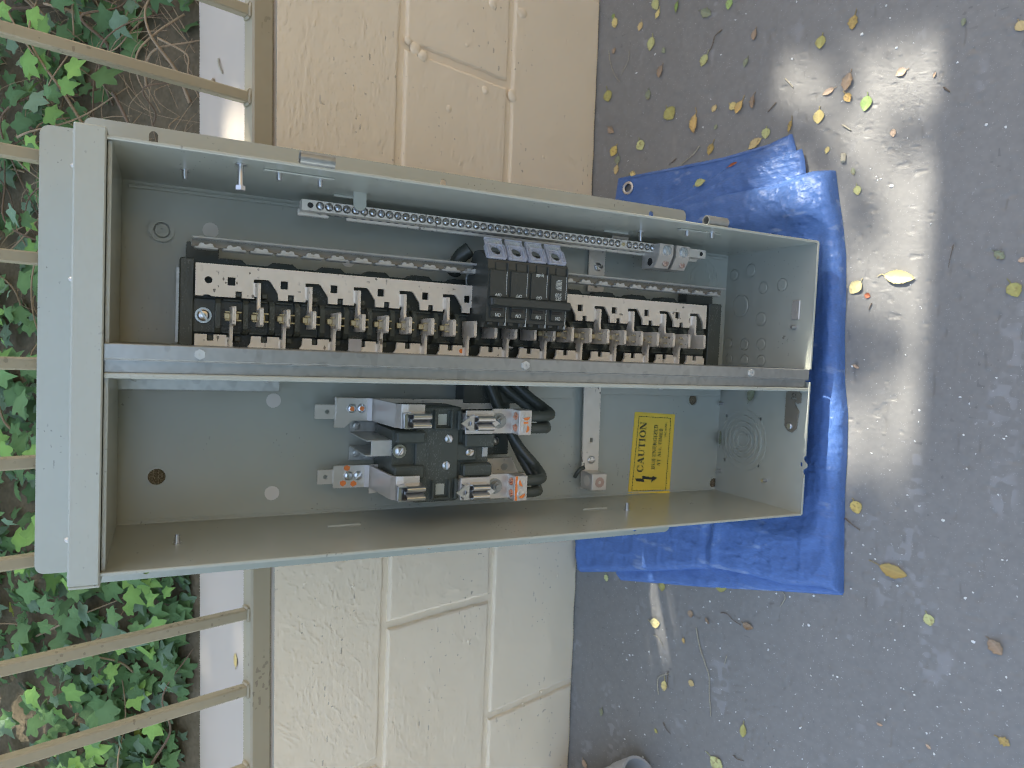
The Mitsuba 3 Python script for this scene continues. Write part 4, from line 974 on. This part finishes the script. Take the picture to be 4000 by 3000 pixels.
# ------------------------------------------------------------------ circuit breaker (plugged on, so a thing of its own)
cb = thing('circuit_breaker', 'black four-pole circuit breaker with clear lug covers plugged onto the bus', 'circuit breaker')
K = lambda n: cb + '__' + n
B0, B1 = .3345, .4362
prof = Polygon([(.0480, .046), (.0462, .070), (.0455, .098), (.0505, .1020), (.0520, .1045), (.1080, .1055), (.1110, .1040), (.1205, .1030), (.1330, .0780), (.1330, .064), (.1190, .052), (.1080, .044), (.066, .044)])
P(K('body'), ext_ac(prof.buffer(-.001).buffer(.001), B0, B1), 'breaker_black')
pw = (B1 - B0) / 4
for i in range(4):
    b1_ = B1 - pw * i - .0009; b0_ = B1 - pw * (i + 1) + .0009
    P(K('pole_cover'), cat([ext_ac(Polygon([(.0560, .100), (.0560, .1065), (.0575, .1076), (.0700, .1076), (.0715, .1050), (.0715, .100)]), b0_ + .004, b1_ - .003), ext_ac(Polygon([(.0790, .100), (.0790, .1068), (.0800, .1076), (.1080, .1076), (.1092, .1066), (.1092, .100)]), b0_ + .0005, b1_ - .001), ext_ac(Polygon([(.1092, .098), (.1092, .1055), (.1180, .1050), (.1200, .0990)]), b0_ + .0015, b1_ - .0085), bx(.0470, .0560, b0_ + .003, b0_ + .009, .09, .1040, .0008), bx(.0480, .0560, b1_ - .008, b1_ - .002, .09, .1035, .0008), bx(.0850, .1180, b0_ + .0010, b0_ + .0022, .1, .1082, .0004)]), 'breaker_black')
    P(K('handle_slot_strip'), bx(.0640, .0672, b0_ + .0065, b1_ - .0030, .1074, .1084, .0004), 'black_ink')  # raised black strip, the shade of a slot put into colour
P(K('handle_tie_bar'), cat([bx(.0688, .0788, B0 - .0015, B1 - .002, .1040, .1130, .0015), bx(.0702, .0775, B1 - .0085, B1 - .0045, .1125, .1142, .0004)]), 'breaker_black')
P(K('side_rivet'), cat([ring((.1140, B1 - .0004, .0930), (0, 1, 0), .0012, .0030, .0008, 16), ring((.0560, B1 - .0004, .0930), (0, 1, 0), .0012, .0034, .0008, 16)]), 'breaker_black')
P(K('side_clip'), ext_ac(LineString([(.1075, .0475), (.1060, .0440), (.1020, .0430), (.0960, .0450)]).buffer(.0008), B1 - .0006, B1 + .0012), 'galvanized')
def up_text(s, w, h, a, b, c, depth=.0003, bold=False):
    m = fit_text(s, w, h, bold)
    v = m.vertices.copy()
    m.vertices = np.c_[a - v[:, 1], b + v[:, 0], c + v[:, 2]]
    return m
mk = []
for i in range(4):
    bc = B1 - pw * (i + .5)
    mk.append(up_text('OFF', .0074, .0034, .0835, bc - .0030, .1077))
    mk.append(up_text('ON', .0064, .0038, .0615, bc - .0030, .1077))
bc = B1 - pw * 3.5
mk.append(up_text('200', .0082, .0046, .0885, bc - .0032, .1077))
for i, w in enumerate((.0060, .0072, .0080, .0074, .0080, .0078, .0070, .0060)):
    mk.append(sbx := bx(.0925 + i * .0015, .0931 + i * .0015, bc - .0034, bc - .0034 + w, .1076, .1078))
mk.append(up_text('by ABB', .0100, .0034, .1085, B1 - pw * 2.5 - .0045, .1077))
P(K('lettering'), cat(mk), 'white_ink', label='white ON, OFF and rating print')
ls = []
for i in range(4):
    b1_ = B1 - pw * i - .0012
    ls += [bx(.0820, .1080, b1_ - .0208, b1_ - .0205, .1076, .10785), bx(.0480, .0720, b1_ - .0225, b1_ - .0222, .1000, .1055)]
P(K('white_line'), cat(ls), 'white_ink', kind='stuff')  # thin white lines along each pole
for i in range(4):
    bc = B1 - pw * (i + .5) + .001
    hw = .0108
    # clear cover sloping down from the front face to the outer side, with a round opening
    L_ = .0275
    plate = sbox(0, -hw, L_, hw).difference(Point(.0105, 0).buffer(.0062, quad_segs=6))
    m1 = ext(plate, 0, .0016)
    ribs = [bx(.001, .019, s * hw - .0008, s * hw + .0008, -.003, .0042, .0004) for s in (-1, -.80, .80, 1)]
    ribs += [bx(.0185, .0200, -hw, hw, 0, .0034, .0004), bx(.0268, .0282, -hw, hw, 0, .0034, .0004), bx(0, .0012, -hw, hw, -.001, .0022, .0004), ring((.0105, 0, .0014), (0, 0, 1), .0060, .0070, .0012, 24)]
    m2 = cat([m1] + ribs)
    v = m2.vertices.copy(); an = math.radians(34)
    def warp(v): return np.c_[.1215 + v[:, 0] * math.cos(an) + v[:, 2] * math.sin(an), bc + v[:, 1], .1015 - v[:, 0] * math.sin(an) + v[:, 2] * math.cos(an)]
    m2.vertices = warp(v)
    P(K('lug_cover'), m2, 'clear_plastic')
    tx = fit_text('PULL', .0130, .0046, True); v = tx.vertices.copy()
    tx.vertices = warp(np.c_[.0260 - v[:, 1], v[:, 0] - .0065, .0018 + v[:, 2]])
    P(K('lug_cover_lettering'), tx, 'white_ink')
    sc = slot_screw((0, 0, 0), .0050, .0016, 80)
    v = sc.vertices.copy(); sc.vertices = warp(np.c_[v[:, 0] + .0105, v[:, 1], v[:, 2] - .0065])
    P(K('lug_screw'), sc, 'galvanized')
P(K('wire_hood'), cat([tube([(.112, .444, .022), (.120, .445, .031), (.130, .441, .036), (.138, .432, .040)], .0090, 14)]), 'black_rubber', smooth=True)

# ------------------------------------------------------------------ litter on the floor
LC = {'yg': (.44, .44, .19), 'ye': (.60, .49, .20), 'gr': (.22, .31, .09), 'lg': (.30, .42, .14), 'dg': (.23, .25, .16), 'ta': (.52, .40, .19), 'br': (.33, .24, .16), 'ol': (.38, .35, .12), 'or': (.58, .40, .15), 'yb': (.55, .42, .13), 'pl': (.50, .50, .22), 'ob': (.40, .29, .10), 'pk': (.50, .37, .26), 'lm': (.68, .57, .28), 'rd': (.36, .12, .06)}
def dry_leaf(L, wr, col, seed, curl, stalk=.25, tatter=.0):
    r_ = random.Random(seed)
    n, k = 17, 9
    t = np.linspace(0, 1, n); s = np.linspace(-1, 1, k)
    e = r_.uniform(.75, 1.05)
    wprof = np.sin(np.pi * t ** e) ** .75 * (1 - .25 * (t - .5) ** 2)
    ser = 1 + .06 * np.sin(np.arange(n) * 2.4 + seed) + r_.uniform(0, tatter) * np.sin(np.arange(n) * 1.3 + seed)
    bend = r_.uniform(-.16, .16)
    V, C = [], []
    lift = r_.uniform(.5, 1) * curl
    lr = r_.uniform(-.3, .3)
    for i in range(n):
        for j in range(k):
            y = s[j] * wprof[i] * ser[i] * wr * .5
            x = t[i] - .5
            z = lift * (abs(s[j]) ** 1.6) * wprof[i] * .5 * (1 + lr * np.sign(s[j])) + curl * .5 * (t[i] - .45) ** 2 * r_.choice([1, 1, 1])
            z += .015 * math.sin(9 * x + 5 * y + seed)
            V.append((x, y + bend * x * x, z))
            vein = .14 if j == k // 2 else (.05 if (i + abs(j - k // 2)) % 3 == 0 else 0)
            b = meshkit.noise(np.array([x * 7 + seed * 3.1, y * 7, seed * .7]), 5)
            spot = max(0, float(b) - .62) * 2.2
            edge = .18 * (abs(s[j]) > .9)
            base = np.array(col) * (1 + vein) * (1 - edge)
            C.append(base * (1 - spot) + np.array((.20, .11, .05)) * spot)
    F = []
    for i in range(n - 1):
        for j in range(k - 1):
            a = i * k + j
            F += [(a, a + k, a + k + 1), (a, a + k + 1, a + 1)]
    V = np.array(V)
    m = trimesh.Trimesh(V * L, np.array(F), process=False)
    C = np.array(C)
    if stalk:
        st = tube([(-.49 * L, bend * .24 * L, V[k // 2, 2] * L), (-.6 * L, (bend * .4 + .03) * L, .01 * L), (-(.5 + stalk) * L, (bend * .6 + r_.uniform(-.08, .08)) * L, .012 * L)], .0005, 5, k=3)
        C = np.vstack([C, np.tile(np.array(col) * .75, (len(st.vertices), 1))])
        m = cat([m, st])
    return m, C
LEAVES = [
(0.599,-0.118,0.0213,0.6,-2.81,'yg','yellow-green leaf near the wall touching a torn yellow leaf at the frame edge'),
(0.582,-0.123,0.015,0.5,2.72,'ye','torn yellow leaf fragment touching a yellow-green leaf near the frame edge'),
(0.581,-0.16,0.0172,0.35,2.98,'gr','narrow curled green leaf at the frame edge beside the wall end of the floor'),
(0.556,-0.253,0.0162,0.6,2.98,'lg','fresh green leaf at the frame edge, farthest green one from the wall on that edge'),
(0.555,-0.214,0.0218,0.55,-2.12,'dg','dull grey-green leaf lying flat on the grey floor near a thin dark twig'),
(0.595,-0.034,0.0186,0.6,-2.98,'ye','yellow oval leaf with a tiny green leaf touching its tip beside the wall'),
(0.607,-0.03,0.0084,0.8,-3.09,'gr','tiny green leaf touching the tip of a yellow oval leaf by the wall'),
(0.572,-0.089,0.0147,0.6,2.84,'ta','small mustard-tan leaf alone on shaded floor near the wall'),
(0.537,-0.113,0.0222,0.55,2.97,'yg','long yellow-green oval leaf on shaded floor between wall and dark twig'),
(0.547,-0.035,0.0103,0.7,2.96,'br','small curled brown leaf beside a thin forked twig by the wall'),
(0.519,-0.138,0.0109,0.6,-2.73,'dg','tiny dark green-brown leaf beside the long yellow-green oval leaf'),
(0.486,-0.134,0.0191,0.4,2.86,'br','slim pinkish brown leaf with a bent stem on shaded floor'),
(0.483,-0.214,0.0181,0.65,2.63,'yg','plump yellow-green leaf at the lower end of the dark curved twig'),
(0.461,-0.285,0.0133,0.5,2.78,'dg','faded grey-green leaf next to a pale scuff on the floor'),
(0.498,-0.297,0.0158,0.5,3.0,'br','dry light brown leaf on shaded floor above the pale scuff'),
(0.472,-0.026,0.0204,0.8,-2.88,'ol','round olive-yellow leaf closest to the foot of the wall'),
(0.454,-0.111,0.0165,0.6,-3.08,'dg','dull khaki leaf fragment level with the round olive leaf by the wall'),
(0.414,-0.156,0.0227,0.9,-2.56,'ol','round olive-yellow leaf with a dark midrib in the middle of the shaded floor'),
(0.388,-0.203,0.0279,0.42,3.09,'or','curled orange-yellow leaf with stems at both ends standing on its edge'),
(0.405,-0.236,0.0114,0.7,2.53,'ta','small pale tan leaf with a dark speck at its tip'),
(0.401,-0.268,0.0129,0.85,-2.19,'ye','small round yellow leaf tucked against a folded golden leaf'),
(0.397,-0.279,0.0193,0.5,2.67,'or','folded golden-yellow leaf beside a small round yellow leaf'),
(0.4,-0.3,0.0194,0.35,3.1,'br','narrow rolled brown leaf beside the folded golden leaf'),
(0.376,-0.24,0.0085,0.6,2.78,'dg','tiny grey-green scrap between the curled orange leaf and the tarp'),
(0.411,-0.036,0.0166,0.6,-2.26,'br','small crumpled brown scrap near the wall foot'),
(0.374,-0.044,0.0188,0.75,2.6,'yb','yellow leaf with a brown burnt tip near the wall and tarp grommet'),
(0.374,-0.1,0.0186,0.8,-2.71,'pl','pale lemon leaf on shaded floor between two groups near the grommet'),
(0.357,-0.053,0.0147,0.7,3.08,'dg','dull green leaf just below the yellow leaf with a burnt tip'),
(0.341,-0.051,0.0165,0.55,2.97,'ta','small tan-yellow pointed leaf nearest the hem corner with the grommet'),
(0.329,-0.087,0.0121,0.7,-1.85,'ye','tiny yellow scrap lying against the outer hem of the tarp'),
(0.343,-0.233,0.0171,0.55,2.77,'ob','orange-brown leaf lying just outside the tarp hem'),
(0.35,-0.323,0.0151,0.8,3.1,'yg','yellow-green leaf beside a folded tan leaf at the tarp hem'),
(0.339,-0.306,0.0224,0.5,2.13,'ta','folded tan leaf with a long stem propped on the tarp hem'),
(0.473,-0.438,0.0184,0.6,3.02,'ob','olive-brown leaf near the top edge of the frame far from the wall'),
(0.459,-0.396,0.0175,0.7,3.02,'ol','olive-green blunt leaf on shaded floor above the sunlit patch'),
(0.392,-0.501,0.0127,0.75,1.93,'pk','pale tan leaf glowing in the brightest part of the sunlit patch'),
(0.379,-0.54,0.0069,0.4,2.83,'pk','thin pale leaf sliver near the straight edge of the sunlit patch'),
(0.396,-0.435,0.0225,0.55,2.92,'br','large crumpled brown leaf at the edge of the sunlit patch'),
(0.389,-0.41,0.0162,0.45,1.91,'pk','slim pinkish tan leaf left of the large crumpled brown leaf'),
(0.375,-0.437,0.0135,0.7,-2.64,'or','three-cornered orange leaf scrap between brown and green leaves'),
(0.362,-0.461,0.0197,0.65,3.02,'lg','bright green leaf with ragged end in the sunlit patch'),
(0.358,-0.399,0.0191,0.7,3.11,'ye','butter-yellow leaf at the dim border of the sunlit patch'),
(0.352,-0.359,0.0168,0.3,2.91,'ob','narrow brown leaf just above the pointed tarp corner'),
(0.317,-0.496,0.0105,0.6,-3.08,'pk','small pinkish tan leaf in the dim lower part of the sunlit patch'),
(0.31,-0.413,0.0095,0.6,2.83,'ye','small yellow leaf resting against a grey wood chip near the tarp'),
(0.276,-0.449,0.0103,0.5,-2.93,'dg','small crumpled khaki leaf beyond the front tarp corner'),
(0.25,-0.456,0.0125,0.7,-2.92,'yg','olive-green leaf with a white chip beside it past the tarp corner'),
(0.412,-0.626,0.0129,0.8,-2.7,'ta','yellowish tan leaf at the far corner of the frame'),
(0.434,-0.568,0.0096,0.5,3.04,'dg','small shrivelled dark leaf with a thin stem on the shaded far floor'),
(0.133,-0.514,0.0362,0.42,-1.72,'lm','big lemon-yellow leaf curled up in the sunlight with a sharp shadow'),
(0.122,-0.461,0.0196,0.7,2.48,'lm','yellow pointed leaf half in the shadow beside the tarp edge'),
(0.111,-0.476,0.0082,0.8,-1.97,'rd','small rust-red scrap in the sun beside the yellow pointed leaf'),
(0.153,-0.62,0.0135,0.6,-2.28,'dg','grey-brown leaf on the shaded floor beyond the sunlit patch'),
(0.146,-0.642,0.008,0.7,1.93,'pk','pale pinkish leaf cut off by the near frame edge'),
(0.112,-0.637,0.0173,0.8,-2.66,'ol','large round olive leaf on the shaded floor near the frame edge'),
(0.018,-0.467,0.0094,0.4,-2.07,'pk','thin pale leaf sliver close to the tarp edge on its sunny side'),
(-0.168,-0.478,0.0173,0.8,-2.74,'yb','blotchy yellow and brown leaf just off the front tarp edge'),
(-0.241,-0.527,0.0332,0.45,-1.72,'ob','largest yellow-brown pointed leaf lying alone on the open floor'),
(-0.367,-0.068,0.0123,0.7,-2.86,'pl','small pale green leaf in the gap between wall and tarp'),
(-0.352,-0.183,0.0155,0.7,-3.09,'ol','olive leaf touching the tarp edge above the light streak'),
(-0.326,-0.288,0.0186,0.6,-1.47,'ol','green-yellow leaf half hidden under the edge of the tarp'),
(-0.415,-0.173,0.0189,0.75,-1.42,'lm','pale yellow leaf with a long stem in the light streak'),
(-0.371,-0.335,0.0164,0.55,-1.7,'br','brown curled leaf at the end of a dark bent stem'),
(-0.512,-0.196,0.0173,0.55,3.1,'ye','yellow half-moon leaf beside a hooked twig'),
(-0.49,-0.245,0.0113,0.8,-1.92,'ta','small golden-tan leaf on the thin pale streak of light'),
(-0.427,-0.228,0.0089,0.5,-2.88,'or','tiny orange scrap at the tip of the thin light streak'),
(-0.606,-0.07,0.0129,0.6,3.09,'dg','small grey-green leaf near the wall close to the pipe'),
(-0.592,-0.184,0.0082,0.6,-2.34,'ol','tiny olive leaf beside a short dark twig near the pipe'),
(-0.529,-0.336,0.0202,0.45,3.11,'ol','slim olive pointed leaf standing alone on the gritty floor'),
(-0.597,-0.295,0.0242,0.8,-2.12,'pl','pale folded leaf with a stem cut by the frame edge'),
(-0.713,-0.038,0.0152,0.7,-2.56,'pk','peach-coloured leaf between wall foot and pipe'),
(-0.383,-0.268,0.0108,0.35,-2.43,'br','thin grey-brown leaf sliver between the light streaks and bent stem'),
(-0.381,-0.238,0.0111,0.8,-3.09,'br','small round grey-brown leaf near the tarp side of the light streaks'),
(-0.291,-0.571,0.0149,0.75,-2.74,'pl','pale green leaf with a folded yellow tip on the gritty floor'),
(-0.302,-0.642,0.0194,0.65,-2.37,'br','broad withered brown leaf flattened on the gritty floor'),
(-0.409,-0.656,0.012,0.75,-1.96,'ob','dark olive-brown leaf in the near left corner of the floor'),
(-0.448,-0.579,0.0074,0.45,-2.15,'pk','thin pale leaf chip standing on the gritty near floor'),
(-0.443,-0.522,0.0083,0.35,-1.67,'pk','narrow pale leaf chip on the worn whitish floor patch'),
]
for i, (x, y, L, wr, ang, c, lab_) in enumerate(LEAVES):
    L *= 1.02; wr *= 1.12
    curl = {'or': .5, 'br': .45, 'lm': .34, 'rd': .4, 'pk': .2}.get(c, .16)
    if wr < .45: curl += .25
    m, C = dry_leaf(L, wr, LC[c], i + 1, curl, stalk=.0 if L < .012 else (.22 if i % 3 else .4), tatter=.25 if c in ('br', 'dg', 'ob') else .05)
    co, si = math.cos(ang), math.sin(ang)
    v = m.vertices; z0 = .0009 - v[:, 2].min()
    m.vertices = np.c_[x + v[:, 0] * co - v[:, 1] * si, y + v[:, 0] * si + v[:, 1] * co, v[:, 2] + z0]
    add('fallen_leaf', m, 'dry_leaf', smooth=True, color=C, label=lab_, cat='leaf', group='leaves scattered on the grey floor')
def put_leaf(pos, L, wr, col, seed, frame, curl, lab_):
    m, C = dry_leaf(L, wr, col, seed, curl, stalk=.15)
    F = np.array(frame, float); v = m.vertices
    m.vertices = np.array(pos) + v @ F
    add('fallen_leaf', m, 'dry_leaf', smooth=True, color=C, label=lab_, cat='leaf')
put_leaf((.292, -.225, .0135), .019, .6, LC['yg'], 201, [(.25, -.95, -.02), (.95, .25, .03), (0, 0, 1)], .1, 'small yellow-green leaf lying on the blue tarp folds')
put_leaf((.312, -.276, .0075), .017, .25, LC['rd'], 202, [(.3, -.9, 0), (.9, .3, 0), (0, 0, 1)], .3, 'thin rusty brown leaf lying on the hem of the blue tarp')
def pl(a, b, c): return O + a * EX + b * EB + c * EC
put_leaf(pl(-.096, .0040, .010), .022, .8, LC['dg'], 203, [EX, EC * .6 + EB * .8, EB], .1, 'round grey-green leaf inside the panel against its back at the bottom')
put_leaf(pl(-.026, .0030, .066), .024, .55, LC['dg'], 204, [EX * .9 + EC * .4, EC * .9 - EX * .4, EB], .1, 'small grey-green leaf inside the panel on its bottom by the divider')
put_leaf((-.413, .105, zcap(-.413) + .0012), .019, .6, (.55, .42, .16), 205, [(1, .1, 0), (-.1, 1, 0), (0, 0, 1)], .1, 'yellow spotted leaf lying on the pale wall top')
TWIGS = [
('thin dark twig pointing at the plump yellow-green leaf',[(0.521, -0.243), (0.514, -0.232), (0.503, -0.229), (0.494, -0.223)],1.6),
('pale bent stalk lying by the foot of the wall',[(0.55, -0.023), (0.525, -0.03), (0.502, -0.041), (0.491, -0.05)],1.4),
('thin brown twig leaning to the bent stalk by the wall',[(0.538, -0.068), (0.521, -0.067), (0.501, -0.052)],1.0),
('short dark twig outside the tarp hem',[(0.34, -0.172), (0.332, -0.159)],1.3),
('olive twig touching the outer tarp hem',[(0.352, -0.214), (0.34, -0.203), (0.329, -0.182)],1.8),
('short tan stick in the dim corner of the sunlit patch',[(0.422, -0.348), (0.407, -0.36)],2.2),
('pale straight stick in the middle of the sunlit patch',[(0.34, -0.432), (0.331, -0.443)],2.6),
('short grey stick on the straight edge of the sunlit patch',[(0.361, -0.551), (0.354, -0.558)],2.2),
('brown twig near the tarp point',[(0.391, -0.336), (0.38, -0.324)],1.6),
('short black twig in the sun beside the tarp',[(0.101, -0.482), (0.092, -0.479)],1.6),
('thin curved hair-like twig in the shade past the sunlit patch',[(0.169, -0.572), (0.155, -0.57), (0.142, -0.568)],0.9),
('reddish brown twig sticking out from the front tarp edge',[(-0.185, -0.464), (-0.192, -0.475), (-0.197, -0.484)],1.8),
('longest pale curved twig on the gritty floor',[(-0.4, -0.249), (-0.428, -0.258), (-0.451, -0.269), (-0.467, -0.276), (-0.492, -0.278), (-0.529, -0.282)],2.0),
('hooked pale twig beside the yellow half-moon leaf',[(-0.53, -0.186), (-0.515, -0.184), (-0.501, -0.186), (-0.488, -0.205)],1.8),
('straight brown twig crossing the hooked twig',[(-0.486, -0.202), (-0.501, -0.202), (-0.513, -0.204)],1.4),
('small arched stalk in the light streak',[(-0.436, -0.171), (-0.437, -0.181), (-0.448, -0.19)],1.5),
('short dark twig near the pipe',[(-0.572, -0.197), (-0.58, -0.204), (-0.585, -0.212)],1.6),
('short dark twig near the bottom frame edge',[(-0.572, -0.322), (-0.574, -0.33), (-0.573, -0.339)],1.6),
('dark bent stem leading to the brown curled leaf',[(-0.364, -0.29), (-0.362, -0.3), (-0.369, -0.312), (-0.373, -0.324)],1.4),
('pale kinked twig just off the left tarp edge',[(-0.306, -0.384), (-0.312, -0.389), (-0.319, -0.387), (-0.329, -0.382)],1.8),
('short pale stalk on the gritty floor',[(-0.427, -0.303), (-0.441, -0.3)],1.4),
]
for lab_, pts, r in TWIGS:
    q3 = [(x, y, .0009 + r * .0004 + .0012 * (0 < i < len(pts) - 1)) for i, (x, y) in enumerate(pts)]
    pale = any(s in lab_ for s in ('pale', 'olive', 'tan', 'stalk', 'longest'))
    add('twig', tube(q3, r * .00050, 6, r_end=r * .00030), 'twig_pale' if pale else 'twig_brown', smooth=True, label=lab_, cat='twig', group='twigs scattered on the floor')
add('twig', tube([(.403, .165, zcap(.4) + .0012), (.392, .160, zcap(.39) + .002), (.380, .151, zcap(.38) + .0012)], .0013, 6), 'twig_pale', smooth=True, label='curved yellowish twig lying on the pale wall top', cat='twig')
add('bark_chip', wobble(bx(.365, .380, .178, .186, zcap(.37) + .0003, zcap(.37) + .004, .0015), .003, 200), 'dry_stem', label='small brown bark chip lying on the pale wall top', cat='bark chip')
add('wood_chip', wobble(bx(.2895, .3020, -.4385, -.4330, .0004, .0046, .0012), .003, 200), 'twig_pale', label='grey wood chip next to a small yellow leaf near the tarp', cat='wood chip')
# grit: countless pale crumbs
def crumbs(n, fx, s0, s1, seed):
    g_ = np.random.default_rng(seed)
    ico = trimesh.creation.icosahedron()
    Vs, Fs = [], []
    for i in range(n):
        x, y = fx(g_)
        if D_.contains(Point(x, y)) or A.contains(Point(x, y)) or E_.contains(Point(x, y)): continue
        s = s0 + (s1 - s0) * g_.random() ** 3
        v = ico.vertices * (s * g_.uniform(.7, 1.3), s * g_.uniform(.7, 1.3), s * g_.uniform(.4, .8)) * g_.uniform(.8, 1.2, (12, 1))
        a_ = g_.uniform(0, 6.28); co, si = math.cos(a_), math.sin(a_)
        Vs.append(np.c_[x + v[:, 0] * co - v[:, 1] * si, y + v[:, 0] * si + v[:, 1] * co, v[:, 2] + s * .3]); Fs.append(ico.faces)
    off = np.cumsum([0] + [12] * len(Vs))
    return trimesh.Trimesh(np.vstack(Vs), np.vstack([f + o for f, o in zip(Fs, off)]), process=False)
def spread(g_):
    if g_.random() < .62: return g_.normal(-.40, .20), g_.uniform(-.66, -.10)
    return g_.uniform(-.8, .75), g_.uniform(-.70, -.04)
add('grit', crumbs(1000, spread, .00032, .0016, 5), 'grit_white', kind='stuff', label='pale grit and crumbs scattered over the grey floor')
pb = np.random.default_rng(8)
add('grit', crumbs(80, lambda g_: (g_.uniform(-.75, .6), g_.uniform(-.66, -.08)), .0012, .0026, 9), 'grit_white', kind='stuff', label='larger white stone chips scattered over the grey floor')

# grey pipe end at the wall foot
pd = np.array([-.62, .785, 0.0]); pd /= np.linalg.norm(pd)
pc = np.array([-.6620, -.186, .0402])
prof = np.array([(.0390, 0), (.0436, 0), (.0445, .002), (.0445, .040), (.0425, .042), (.0425, .20), (.0385, .20), (.0385, .004), (.0390, 0)]) * (.9, 1)
m = trimesh.creation.revolve(prof, sections=64)
m.apply_transform(trimesh.geometry.align_vectors([0, 0, 1], pd)); m.apply_translation(pc)
add('drain_pipe', m, 'pvc', smooth=30, label='pale grey plastic pipe end lying on the floor at the wall foot', cat='pipe')
